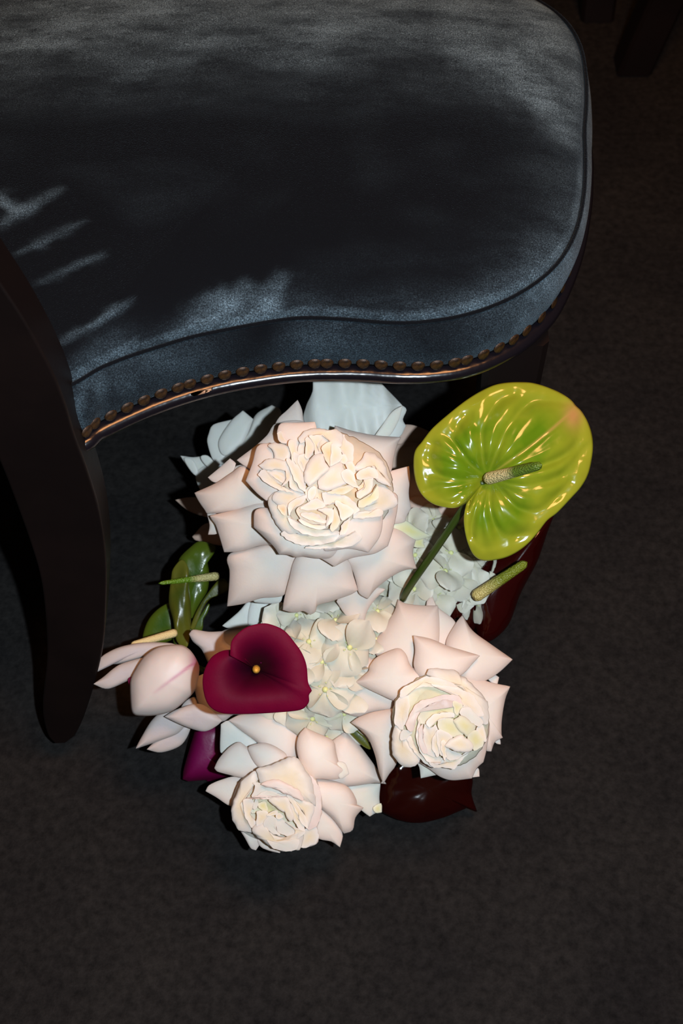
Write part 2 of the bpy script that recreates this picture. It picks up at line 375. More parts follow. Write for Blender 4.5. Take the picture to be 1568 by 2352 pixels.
# chip of bare wood on the bead
cpx = [(438, 907), (452, 898), (470, 893), (488, 894), (480, 900), (462, 906), (446, 910)]
vv = [CAM+(WZ(x, y, .4205)-CAM)*.9902 for x, y in cpx]
def plate(name, pts, thick, mat, parent, d=Vector((0, 1, 0))):
    k = len(pts); vs = list(pts)+[p+d*thick for p in pts]; fs = [tuple(range(k)), tuple(range(2*k-1, k-1, -1))]+[(i, (i+1) % k, k+(i+1) % k, k+i) for i in range(k)]
    me = mesh(name, vs, fs, False, off=Vector(parent.location)); fix_normals(me); return link(name, me, mat, parent)
tag(plate('chip', vv, .003, M['chip'], chair), 'pale chip of bare wood')
# brass nails: measured ones on the near side, then on round the front
nail_px = P('186,988 219,971 254,953 289,936 324,919 363,905 403,891 440,879 477,868 519,858 558,851 597,845 635,839 679,834 718,833 755,832 796,831 839,832 878,836 919,838 958,838 998,836 1037,831 1074,822 1108,810 1146,793 1174,780 1204,756')
nv, nf = [], []
for k in range(5):
    a = k/5*math.pi/2
    for j in range(12):
        b_ = j/12*2*math.pi; rr_ = .0056*math.cos(a)*(1+.05*math.sin(3*b_))
        nv.append((rr_*math.cos(b_), rr_*math.sin(b_), .0017*math.sin(a)))
nv.append((0, 0, .0017))
for k in range(4):
    for j in range(12): nf.append((k*12+j, k*12+(j+1) % 12, (k+1)*12+(j+1) % 12, (k+1)*12+j))
for j in range(12): nf.append((48+j, 48+(j+1) % 12, 60))
nail_me = mesh('brass_nail', nv, nf); nail_me.materials.append(M['nail'])
def put_nail(i, q):
    nn = (outn(LOW, i)+Vector((0, 0, .05))).normalized()
    o = bpy.data.objects.new('brass_nail', nail_me); COL.objects.link(o); o.parent = chair
    o.location = q-CO+nn*.0012; o.rotation_euler = nn.to_track_quat('Z', 'Y').to_euler()
for x, y in nail_px:
    q = WZ(x, y, .4365); i = min(range(NL), key=lambda i: (LOW[i]-q).length); put_nail(i, Vector((LOW[i].x, LOW[i].y, .4375))+outn(LOW, i)*.002)
i0 = min(range(NL), key=lambda i: (LOW[i]-WZ(1204, 763, .432)).length); acc = 0
step = 1 if LOW[(i0+3) % NL].y > LOW[i0].y else -1; i = i0; cnt = 0
while cnt < 26:
    j = (i+step) % NL; acc += (LOW[j]-LOW[i]).length; i = j
    if acc > .0155: acc = 0; cnt += 1; put_nail(i, Vector((LOW[i].x, LOW[i].y, .4375))+outn(LOW, i)*.002)
# sabre leg: a thick board whose outline is swept in the plane of the chair's near side
def board(name, outline, y0, k, thick, mat, parent, bev=.006):
    pts = outline
    bm = bmesh.new(); off = Vector(parent.location)
    front = [bm.verts.new(WY(x, y, y0, k)-off) for x, y in pts]
    f = bm.faces.new(front); ret = bmesh.ops.extrude_face_region(bm, geom=[f])
    ext = [g for g in ret['geom'] if isinstance(g, bmesh.types.BMVert)]
    for v in ext: v.co.y += thick
    bmesh.ops.recalc_face_normals(bm, faces=bm.faces)
    me = bpy.data.meshes.new(name); bm.to_mesh(me); bm.free()
    o = link(name, me, mat, parent); md = o.modifiers.new('bevel', 'BEVEL'); md.width = bev; md.segments = 3; md.limit_method = 'ANGLE'
    md.angle_limit = R(50)
    me.polygons.foreach_set('use_smooth', [False]*len(me.polygons)); return o
def spline2(pts, n=6):
    q = [Vector((a, b_, 0)) for a, b_ in pts]; return [(v.x, v.y) for v in curve3(q, n)]
right = spline2(P('-110,500 -40,590 0,650 60,742 118,850 150,930 172,1003 202,1085 230,1180 244,1280 244,1390 236,1490 216,1575 192,1650 172,1692'))
left = spline2(P('126,1709 108,1684 98,1622 108,1514 105,1424 94,1333 72,1254 36,1153 0,1062 -60,930 -140,800 -260,640'))
tag(board('leg', right+[(150, 1708)]+left, .619, .13, .036, M['wood'], chair), 'dark sweeping back leg that rises into the back post')
def taper_leg(name, top, foot, w0, w1, parent, mat, n_=8, bow=(0, 0)):
    vs, fs = [], []; off = Vector(parent.location)
    for i in range(n_+1):
        t = i/n_; c = Vector(top).lerp(Vector(foot), t); c.x += bow[0]*math.sin(math.pi*t); c.y += bow[1]*math.sin(math.pi*t); w = w0+(w1-w0)*t; b_ = .2*w
        for dx, dy in ((-w, -w+b_), (-w+b_, -w), (w-b_, -w), (w, -w+b_), (w, w-b_), (w-b_, w), (-w+b_, w), (-w, w-b_)): vs.append(c+Vector((dx, dy, 0)))
    for i in range(n_):
        for k in range(8): fs.append((i*8+k, i*8+(k+1) % 8, i*8+8+(k+1) % 8, i*8+8+k))
    fs.append(tuple(range(8))[::-1]); fs.append(tuple(n_*8+k for k in range(8)))
    me = mesh(name, vs, fs, False, off=off); fix_normals(me); return link(name, me, mat, parent)
taper_leg('leg', (.150, .842, .405), (.155, .842, 0), .028, .017, chair, M['wood'])
taper_leg('leg', (.185, 1.165, .405), (.19, 1.165, 0), .028, .017, chair, M['wood'])
taper_leg('leg', (-.36, 1.30, .405), (-.42, 1.33, 0), .026, .017, chair, M['wood'], bow=(.03, 0))
# back post on the far side and the back itself (outside the frame)
taper_leg('back_post', (-.47, 1.31, .85), (-.36, 1.30, .40), .02, .026, chair, M['wood'])

# two more chairs, only their feet reach the frame
def other_chair(foot, lean, seat_c, label):
    ch = thing('dining_chair', (seat_c[0], seat_c[1], 0), label, 'chair')
    hx, hy = .21, .21; c = Vector((seat_c[0], seat_c[1], 0))
    near = Vector((foot[0], foot[1], 0))
    taper_leg('leg', near+Vector(lean)+Vector((0, 0, .42)), near, .028, .025, ch, M['wood'])
    for sx, sy in ((1, -1), (1, 1), (-1, 1)):
        p = c+Vector((sx*hx, sy*hy, 0)); taper_leg('leg', p+Vector((0, 0, .42)), p, .026, .02, ch, M['wood'])
    lp = [c+Vector((math.copysign(abs(math.cos(a))**.5, math.cos(a))*(hx+.05), math.copysign(abs(math.sin(a))**.5, math.sin(a))*(hy+.05), 0)) for a in [2*math.pi*k/48 for k in range(48)]]
    vs, fs = [], []
    lev = [(1, .415), (1.02, .43), (1.02, .455), (.97, .475), (.8, .487), (.5, .495), (.15, .498)]
    for s, z in lev: vs += [c+(p-c)*s+Vector((0, 0, z)) for p in lp]
    for k in range(len(lev)-1):
        for i in range(48): fs.append((k*48+i, k*48+(i+1) % 48, k*48+48+(i+1) % 48, k*48+48+i))
    fs.append(tuple(range(48))[::-1]); fs.append(tuple((len(lev)-1)*48+i for i in range(48)))
    me = mesh('seat', vs, fs, off=Vector(ch.location)); fix_normals(me); link('seat', me, M['velvet'], ch)
    return ch
fa = WZ(1452, 150, 0); fb = WZ(1368, 28, 0)
other_chair((fa.x, fa.y), (.11, .06, 0), (fa.x+.28, fa.y+.30), 'chair in the top right corner whose dark tapered leg slants out of frame')
other_chair((fb.x, fb.y), (.0, .10, 0), (fb.x-.22, fb.y+.34), 'chair behind the velvet seat showing only one dark foot at the top edge')

# ---------------------------------------------------------------- petals
FR = {'A': (400, 850, 2.6133), 'a': (580, 970, 4.3556), 'B': (740, 1350, 3.136), 'b': (890, 1530, 5.2267), 'C': (420, 1600, 3.136), 'c': (510, 1720, 6.272),
      'D': (880, 850, 3.0154), 'd': (880, 1130, 6.533), 'E': (180, 1200, 2.6133), 'e': (320, 1220, 7.127), 'h': (680, 1380, 7.35), 'P': (0, 0, 1)}
def parse(fr, s):
    ox, oy, k = FR[fr]; out = []
    for w in s.split():
        dz = 0; sharp = False
        if ':' in w: w, q = w.split(':'); dz = float(q.replace('*', '')); sharp = '*' in q
        if w.endswith('*'): sharp = True; w = w[:-1]
        a, b_ = w.split(','); out.append((ox+float(a)/k, oy+float(b_)/k, dz, sharp))
    return out
def densify(pts, closed=True, step=7.0):
    n_ = len(pts); out = []
    rng = n_ if closed else n_-1
    for i in range(rng):
        p0, p1, p2, p3 = (pts[(i-1) % n_], pts[i], pts[(i+1) % n_], pts[(i+2) % n_]) if closed else (pts[max(i-1, 0)], pts[i], pts[i+1], pts[min(i+2, n_-1)])
        a, b_, c, d = (Vector(q[:3]) for q in (p0, p1, p2, p3))
        m1 = (c-b_) if p1[3] else (c-a)*.5; m2 = (c-b_) if p2[3] else (d-b_)*.5
        L = (c-b_).length; l1 = m1.length; l2 = m2.length
        if l1 > L*1.1: m1 = m1*(L*1.1/l1)
        if l2 > L*1.1: m2 = m2*(L*1.1/l2)
        k = max(3, int(L/step))
        for j in range(k):
            t = j/k; t2 = t*t; t3 = t2*t
            out.append(b_*(2*t3-3*t2+1)+m1*(t3-2*t2+t)+c*(3*t2-2*t3)+m2*(t3-t2))
    if not closed: out.append(Vector(pts[-1][:3]))
    return out
S_RINGS = (.12, .28, .45, .6, .73, .83, .9, .95, .985, 1.0)
seed = [0]
def patch(name, parent, mat, fr, s, D, dome=0.0, fc=None, curl=5.0, cup=0.0, wav=1.0, c=None, under=3.0, closed=True, thick=.0007, func=None, attr=None, rings=S_RINGS, step=7.0, grow=1.0, lift=0.0, freq=30, jit=0):
    """A petal: outline given where the photograph shows it, at its own distance D (m).  dome: how the flower falls away from its centre fc
    (m per (100 px)^2); curl: how far the margin bends back (mm); cup: hollow of the blade (mm); wav: waviness (mm)."""
    seed[0] += 1; sd = seed[0]*7.31
    o = densify(parse(fr, s), closed, step)
    if jit:
        o = [p+Vector((noise.noise(Vector((p.x*.11, p.y*.11, sd))), noise.noise(Vector((p.y*.11, p.x*.11, sd+9))), 0))*jit for p in o]
    if c is None:
        cx = sum(p.x for p in o)/len(o); cy = sum(p.y for p in o)/len(o)
    else: ox, oy, k = FR[fr]; cx, cy = ox+c[0]/k, oy+c[1]/k
    size = sum(math.hypot(p.x-cx, p.y-cy) for p in o)/len(o)
    curl *= min(1, size/60); wav *= min(1, size/50); under *= min(1, size/50); cup *= min(1, size/60)
    vs, rim, ext = [], [], []
    def add(px, py, dm, s_):
        dd = D-lift/100
        if fc is not None: dd += dome*(((px-fc[0])**2+(py-fc[1])**2)/1e4)
        q = WD(px, py, dd)
        nz = noise.noise(q*freq+Vector((sd, 0, 0)))+.5*noise.noise(q*freq*2.3+Vector((0, sd, 0)))
        mm = dm+wav*nz*(.35+.65*s_)+.28*wav*noise.noise(q*170+Vector((0, 0, sd)))*s_
        if func: mm += func(px, py, s_)
        vs.append(WD(px, py, dd-mm/1000)); rim.append(s_)
        if attr: ext.append(attr(px, py, s_))
    add(cx, cy, -cup*0-cup, 0.0)
    n_ = len(o)
    for r_ in rings:
        for p in o:
            dm = -curl*(.25*r_**2+.75*r_**7)+p.z*r_*r_-cup*(1-r_*r_)
            add(cx+(p.x-cx)*r_*grow, cy+(p.y-cy)*r_*grow, dm, r_)
    for r_, u in ((.985, .45), (.95, 1.0)) if under > 0 else ():
        for p in o: add(cx+(p.x-cx)*r_*grow, cy+(p.y-cy)*r_*grow, -curl+p.z-under*u, 1.0)
    R_ = len(rings)+(2 if under > 0 else 0); fs = []
    m_ = n_ if closed else n_-1
    for i in range(m_): fs.append((0, 1+i, 1+(i+1) % n_))
    for k in range(R_-1):
        for i in range(m_): a = 1+k*n_; fs.append((a+i, a+n_+i, a+n_+(i+1) % n_, a+(i+1) % n_))
    off = Vector(parent.location) if parent else Vector()
    me = mesh(name, vs, fs, off=off)
    fix_normals(me)
    at = me.attributes.new('rim', 'FLOAT', 'POINT'); at.data.foreach_set('value', rim)
    if attr:
        for nm in ext[0]:
            a2 = me.attributes.new(nm, 'FLOAT', 'POINT'); a2.data.foreach_set('value', [e[nm] for e in ext])
    ob = link(name, me, mat, parent)
    if thick: md = ob.modifiers.new('thickness', 'SOLIDIFY'); md.thickness = thick; md.offset = 0
    return ob
VASE = Vector((.0, .69, .0))
def stem(parent, px, py, D, r=.003, via=None, name='stem', mat=None):
    a = WD(px, py, D); top = VASE+Vector(((a.x-VASE.x)*.22, (a.y-VASE.y)*.22, .105)); bot = VASE+Vector(((a.x)*-.1, 0, .02))
    mid = a.lerp(top, .5)+Vector((0, 0, .008)); pts = [a]+([via] if via else [mid])+[top, bot]
    return tube(name, curve3(pts, 6), r, mat or M['stem'], parent, 10)

def flower(name, px, py, D, label, cat, group=None): return thing(name, WD(px, py, D), label, cat, group)

# --- the big garden rose
def bunch(fl, fc, D0, dome, items, base_mat, curl=3.4, cup=0, sq=3.6, **kw):
    for it in items:
        fr, s, lz = it[:3]; opt = it[3] if len(it) > 3 else {}
        if base_mat == 'cream': lz = sq+(lz-sq)*.62
        a = dict(curl=curl, cup=cup, fc=fc, dome=dome, lift=lz); a.update(kw)
        o2 = dict(opt); mt = M[o2.pop('m', base_mat)]; a.update(o2)
        patch('petal', fl, mt, fr, s, D0, **a)
rA = flower('garden_rose', 730, 1150, 1.25, 'largest open rose, blush with an apricot quartered centre, at the top of the arrangement', 'rose')
FC = (725, 1150)
bunch(rA, FC, 1.235, .0045, [
 ('A', '740,180* 765,240 780,320 900,520 640,520 590,400 620,300 680,240', -.6),
 ('A', '376,541* 490,455 560,390 615,320 800,330 800,600 560,640 430,578', -.2),
 ('A', '203,645* 270,590 335,532* 368,560 362,578 425,572 500,640 350,680 240,672', -1.6, {'curl': 3}),
 ('A', '200,850 260,870 300,940 260,980 205,987* 214,930', -2.2),
 ('A', '475,1385 560,1350 660,1320 650,1350 630,1395 540,1398', -2.4, {'m': 'white'}),
 ('A', '975,1390* 1030,1300 1180,1300 1265,1315* 1200,1380 1155,1450 1135,1535* 1080,1510 1030,1470', -2.0, {'curl': 4}),
 ('A', '1312,935 1385,905 1450,945 1535,995* 1500,1008 1440,1020 1350,975', -.9, {'m': 'lemon'}),
 ('A', '1430,1015 1490,1005 1495,1040 1505,1066* 1440,1060', -1.2, {'m': 'lemon', 'curl': 3}),
 ('A', '965,335* 1080,370 1220,395 1358,405* 1335,450 1312,540 1300,605 1200,760 1000,650 950,450', .3, {'curl': 8}),
 ('A', '1230,640 1285,612 1407,578* 1413,650 1405,740 1418,830* 1390,880 1380,910 1320,920 1150,900 1150,700', -.3),
 ('A', '122,738* 250,680 340,620 425,575 520,680 640,800 560,830 350,850 200,860 185,840 150,790', -.3, {'curl': 8}),
 ('A', '214,875* 350,845 540,790 760,860 680,1030 520,1050 400,1085 300,1092* 285,1040 250,930 228,900', .1, {'curl': 8}),
 ('A', '317,1140 340,1100 480,1065 560,1045 780,1000 745,1130 690,1260 655,1350 520,1368 420,1400 318,1418* 330,1300 333,1200', -.5, {'curl': 8}),
 ('A', '1030,1130 1150,950 1330,955 1447,1020* 1430,1090 1440,1150 1453,1190* 1380,1200 1300,1240 1210,1310 1160,1372* 1110,1340 1095,1280 1070,1200', -.2, {'curl': 8}),
 ('A', '735,1120 880,1020 1040,1140 1075,1240 1100,1320* 1060,1345 930,1390 860,1410 845,1450 815,1467* 775,1445 740,1452 700,1452 652,1440* 660,1380 690,1260', .3, {'curl': 8}),
 ('A', '430,665* 470,560 500,460 560,442 700,470 800,640 640,760 552,782* 500,740', 3.8, {'curl': 4}),
 ('A', '618,370* 640,322 740,318 843,312* 852,350 840,560 720,560 670,445', 3.8, {'curl': 3}),
 ('A', '480,860 500,835 560,830 640,900 700,960 780,1020 1000,1040 960,1115 880,1130 780,1117 730,1122 690,1108 630,1105* 600,1060 540,1000 478,942*', 3.1, {'curl': 9, 'c': (720, 1030)}),
 ('A', '780,1075 900,1000 1050,960 1200,750 1325,740 1338,820 1310,960 1280,1055* 1200,1100 1060,1128 960,1178* 890,1135', 2.6, {'curl': 7}),
 ('A', '900,1080 1000,960 1060,860 1200,835 1243,850 1248,920 1230,1000 1165,1092* 1050,1070', 3.6, {'curl': 5}),
], 'blush')
inner = [
 ('a', '60,420 300,180 520,90 900,110 1300,350 1400,750 1200,1050 700,1150 250,1030 150,800', 4.3, {'m': 'apricot', 'curl': 14}),
 ('a', '1260,630 1340,650 1428,740* 1445,830 1300,890 1150,900 1060,880 1180,800', 4.1, {'curl': 4}),
 ('a', '520,1250 740,1200 900,1150 1020,1090 1100,1150 1000,1230 800,1258 600,1268', 3.9),
 ('a', '275,1105 400,1090 600,1110 800,1100 880,1130 740,1215 520,1232 400,1203', 4.4),
 ('a', '180,740 250,690 380,800 360,900 420,1000 500,1080 580,1142 430,1142 300,1095 230,1000 170,880 150,790', 4.5, {'curl': 6}),
 ('a', '1000,960 1020,905 1150,888 1282,872 1292,930 1200,955 1080,965', 4.5, {'curl': 3}),
 ('a', '345,955 450,1000 600,1050 760,1060 870,1110 780,1132 640,1142 500,1112 400,1045', 5.0),
 ('a', '190,775 240,690 340,662 430,680 545,728 500,785 420,800 350,870 290,840', 5.0, {'curl': 5}),
 ('a', '250,850 300,815 340,860 330,930 300,930', 5.0, {'m': 'apricot'}),
 ('a', '350,830 400,780 545,722 510,800 420,860 355,940', 5.5),
 ('a', '440,880 560,800 650,758 740,840 800,900 800,980 740,1035 600,1040 500,1000', 5.3, {'m': 'apricot', 'cup': 5}),
 ('a', '470,860 560,800 650,758 730,835 650,870 560,880', 5.9),
 ('a', '480,915 560,898 660,925 750,1003 700,1010 600,985 520,955', 5.9, {'m': 'cream'}),
 ('a', '650,870 720,862 790,872 808,930 790,1000 735,1035 765,950', 6.0),
 ('a', '460,960 540,990 640,1025 745,1035 700,1075 600,1060 500,1020', 5.7),
 ('a', '810,860 865,930 872,1020 800,1088 770,1060 800,980', 5.4, {'m': 'apricot'}),
 ('a', '690,710 760,700 940,740 1060,850 1070,885 1010,920 980,860 900,810 820,800 740,830 700,770', 5.4, {'m': 'cream'}),
 ('a', '820,785 900,805 1010,870 990,930 892,985 865,900', 5.7, {'m': 'cream'}),
 ('a', '880,1085 900,1010 975,950 985,960 960,1060 920,1125 870,1125', 5.2),
 ('a', '655,640 660,560 740,480 860,400 920,470 960,600 850,652 700,682', 6.1, {'m': 'cream', 'curl': 4}),
 ('a', '890,490 960,470 1015,520 1035,600 1070,660 960,620 900,560', 6.2, {'m': 'cream'}),
 ('a', '930,400 1000,400 1030,470 1010,520 950,480', 5.8, {'m': 'cream'}),
 ('a', '740,705 840,655 980,625 1005,665 900,718 800,708', 5.8, {'m': 'apricot'}),
 ('a', '1050,660 1100,600 1150,530 1195,560 1170,650 1080,705', 5.3, {'m': 'apricot'}),
 ('a', '1015,450* 1080,380 1120,310 1160,298 1240,330 1310,400 1362,560 1392,645* 1300,615 1220,560 1240,480 1150,440 1050,490', 5.0, {'curl': 5, 'c': (1220, 430)}),
 ('a', '1035,525 1060,490 1150,448 1235,470 1255,560 1190,552 1100,570 1050,575', 6.0, {'m': 'cream'}),
 ('a', '1110,540 1170,500 1200,560 1180,680 1060,760 1040,700 1120,650', 5.9, {'m': 'cream'}),
 ('a', '1060,790 1200,700 1245,620 1262,700 1240,775 1080,855', 5.5, {'m': 'lemon'}),
 ('a', '455,340 470,200 520,100 640,120 780,190 700,340 560,380', 4.6, {'m': 'cream'}),
 ('a', '462,150 540,82 640,58 740,78 850,78 900,120 892,230 830,250 760,180 680,135 560,135 490,220 470,200', 5.3, {'c': (700, 115), 'curl': 4}),
 ('a', '800,260 895,110 940,180 1005,232 998,400 930,390 890,300', 4.7),
 ('a', '525,150 580,160 625,230 600,310 550,372 522,345 530,230', 5.9, {'m': 'cream'}),
 ('a', '560,140 640,130 695,160 655,230 660,315 615,312 620,220', 6.2, {'m': 'cream'}),
 ('a', '700,240 765,185 800,200 795,420 770,455 735,380 705,330', 5.9, {'m': 'apricot'}),
 ('a', '785,215 860,240 900,320 880,375 775,445 780,330', 6.2, {'m': 'cream'}),
 ('a', '860,340 930,320 945,390 920,420 870,390', 5.7, {'m': 'cream'}),
 ('a', '458,345 500,310 562,370 520,495 455,430', 5.6, {'m': 'cream'}),
 ('a', '515,500 570,370 630,318 705,318 725,400 765,462 680,545 570,640 525,600', 6.6, {'m': 'cream', 'curl': 5}),
 ('a', '150,232 240,205 375,255 385,330 335,402 230,382 200,290', 4.9, {'curl': 5}),
 ('a', '250,100 280,90 345,200 330,220 270,190 245,140', 4.2),
 ('a', '345,205 400,172 432,230 462,340 450,440 395,400 375,280', 5.5, {'m': 'cream'}),
 ('a', '400,300 450,320 515,480 528,690 470,640 430,440', 5.6, {'m': 'cream'}),
 ('a', '340,368 420,405 500,520 522,695 440,620 375,480', 6.1, {'m': 'cream'}),
 ('a', '60,432* 150,368 250,365 345,400 380,450 345,485 240,475 120,480', 5.5, {'curl': 4}),
 ('a', '52,520 90,470 150,490 230,580 310,640 425,705 290,680 180,640 80,560', 5.3),
 ('a', '140,480 300,480 345,520 345,600 290,645 200,570', 5.0, {'m': 'cream', 'cup': 4}),
 ('a', '160,500 250,510 320,560 300,610 230,560', 5.3, {'m': 'cream'}),
 ('a', '325,480 385,465 378,560 290,645 340,560', 5.5, {'m': 'cream'}),
 ('a', '375,500 440,600 510,700 400,672 365,620', 5.3, {'m': 'cream'}),
 ('a', '520,705 560,640 655,570 652,660 640,765 560,795', 5.2, {'m': 'apricot'}),
 ('a', '555,680 600,640 640,660 600,780 560,770', 5.6, {'m': 'cream'}),
 ('a', '650,665 705,690 725,810 650,775', 4.8, {'m': 'apricot'}),
]
bunch(rA, FC, 1.235, .0045, inner, 'cream', curl=.3, cup=1.8, wav=2.6, under=0, thick=.0003, jit=3.2, step=5, freq=60)
stem(rA, 730, 1180, 1.25, .004)

# --- the rose at the lower right
rB = flower('rose', 1030, 1690, 1.27, 'open blush rose with a pale yellow swirled centre, right side, above the dark red anthurium', 'rose')
FB = (1024, 1683)
bunch(rB, FB, 1.275, .0035, [
 ('B', '750,130 785,50* 830,140 960,260 900,420 820,420 830,250', -.9),
 ('B', '1190,650 1235,628 1270,645* 1250,700', -1.6),
 ('B', '1240,1100 1275,1090 1282,1126* 1255,1120', -1.2),
 ('B', '1070,1360 1120,1300 1130,1358*', -.8),
 ('B', '545,85* 600,115 720,130 830,130* 840,250 835,400 780,640 540,560 400,495 375,410 450,280 520,170', 0, {'curl': 8}),
 ('B', '890,400 960,260 1007,200* 1080,310 1200,400 1368,517* 1280,600 1190,660 1050,700 930,560', .3, {'curl': 8}),
 ('B', '30,855* 130,780 210,650 250,560 295,445* 340,500 400,520 480,640 600,800 520,880 400,890 330,905 270,928 150,900', -.2, {'curl': 8, 'm': 'blush'}),
 ('B', '1000,610 1050,620 1200,680 1350,712* 1315,800 1290,950 1288,1060 1297,1080* 1240,1110 1215,1178* 1180,1170 1100,1000 980,800', .2, {'curl': 7}),
 ('B', '207,970* 270,930 400,890 600,885 560,1100 530,1270 480,1340 440,1408* 410,1330 380,1200 330,1080 260,1010', .6, {'curl': 8}),
 ('B', '660,1200 700,1290 710,1370* 800,1350 920,1320 820,1200', -.3, {'m': 'ivory'}),
 ('B', '600,1150 690,1250 780,1310 850,1360 935,1385 1075,1372* 1110,1300 1158,1255* 1182,1150 1190,950 1000,900 800,1000', 1.3, {'curl': 8}),
 ('B', '240,680* 290,640 335,600 345,560 400,497 545,438 600,480 640,570 760,640 680,760 560,820 400,760', 1.4, {'curl': 7}),
 ('B', '656,345* 780,370 900,420 1000,450 1132,490* 1080,545 1010,620 880,680 760,660 700,640 660,560 670,450', 1.8, {'curl': 6}),
], 'blush')
bunch(rB, FB, 1.275, .0035, [
 ('b', '100,400 500,80 900,150 1180,500 1180,900 900,1180 500,1160 120,900', 3.4, {'m': 'lemon', 'curl': 14}),
 ('b', '475,110 500,40 600,28 800,48* 900,120 1050,255 1180,400 1212,550 1205,690 1120,680 1080,480 900,290 700,190', 3.4, {'c': (900, 230), 'curl': 5}),
 ('b', '140,340 180,260 300,200 400,135 500,118 700,165 850,255 900,300 700,260 450,240 300,290 230,360 150,380', 3.8, {'c': (430, 190)}),
 ('b', '260,320 450,230 650,240 860,350 700,370 500,440 350,520 240,640 235,440', 3.2, {'m': 'lemon', 'cup': 3}),
 ('b', '85,600 100,420 150,365 255,345 245,600 200,720 170,765 90,700', 3.7),
 ('b', '520,225 650,228 850,270 1000,335 1092,445 1155,600 1060,590 900,475 750,385 850,350', 4.1, {'c': (900, 400)}),
 ('b', '45,1000 55,850 90,710 160,750 150,880 230,860 300,990 385,1110 330,1190 220,1212 190,1205 120,1140 60,1065', 3.6, {'curl': 6}),
 ('b', '150,890 160,780 275,775 300,800 200,885', 4.0, {'m': 'ivory'}),
 ('b', '225,870 270,830 330,950 400,1070 570,1222 450,1165 330,1050', 3.7),
 ('b', '245,640 350,450 550,370 720,343 860,370 905,470 800,410 620,410 480,480 370,590 300,785 225,735', 4.4, {'c': (330, 560), 'm': 'blush'}),
 ('b', '350,640 480,470 620,410 760,395 905,470 900,520 820,595 760,560 600,580 500,650 450,700', 4.1, {'m': 'lemon', 'cup': 2}),
 ('b', '780,430 860,440 900,500 830,590 800,560', 4.5, {'m': 'lemon'}),
 ('b', '340,880 355,740 380,640 430,900 500,1060 600,1080 700,1130 600,1200 480,1152 380,1010', 4.3, {'c': (430, 1000)}),
 ('b', '375,760 420,700 440,900 480,1050 430,1040 385,960', 4.7, {'m': 'blush'}),
 ('b', '440,700 520,740 580,700 610,800 550,1000 570,1090 475,1055 430,900', 4.6, {'m': 'cream'}),
 ('b', '530,900 570,800 640,820 640,1000 600,1090 560,1050', 5.0, {'m': 'cream'}),
 ('b', '465,690 510,600 640,560 770,548 805,600 700,630 600,650 520,735', 5.0),
 ('b', '600,650 700,620 800,640 910,810 780,855 620,765', 5.0, {'m': 'lemon'}),
 ('b', '860,560 950,480 1085,600 1145,680 1060,725 960,650', 5.0, {'m': 'ivory'}),
 ('b', '795,650 900,600 960,640 1055,740 960,845 860,770', 5.4, {'m': 'lemon', 'curl': 5}),
 ('b', '600,765 790,855 690,945 700,1090 620,1040', 5.2, {'m': 'cream'}),
 ('b', '640,900 690,900 700,1100 680,1140 650,1060', 5.4, {'m': 'cream'}),
 ('b', '1060,745 1130,695 1175,790 1172,900 1120,880', 4.8),
 ('b', '960,850 1060,770 1155,890 1130,965 1040,1012 990,930', 5.3, {'m': 'lemon'}),
 ('b', '685,945 800,850 900,835 1025,945 1000,1012 900,1042 780,1003', 5.9, {'curl': 5, 'm': 'cream'}),
 ('b', '480,1152 600,1180 700,1110 860,1090 960,1025 1000,1020 900,1120 800,1237* 700,1222 560,1222', 4.4, {'c': (780, 1150)}),
 ('b', '690,950 780,1010 885,1062 860,1112 700,1112', 4.8, {'m': 'ivory'}),
], 'cream', curl=.6, cup=1.2, wav=2.0, under=0, thick=.0003, jit=3.2, step=5, freq=55)
stem(rB, 1000, 1640, 1.29, .0035)
patch('sepal', rB, M['olive'], 'h', '820,2020 930,2005 1000,2160 1200,2352 1260,2500 1130,2450 900,2220 805,2090', 1.31, curl=3)

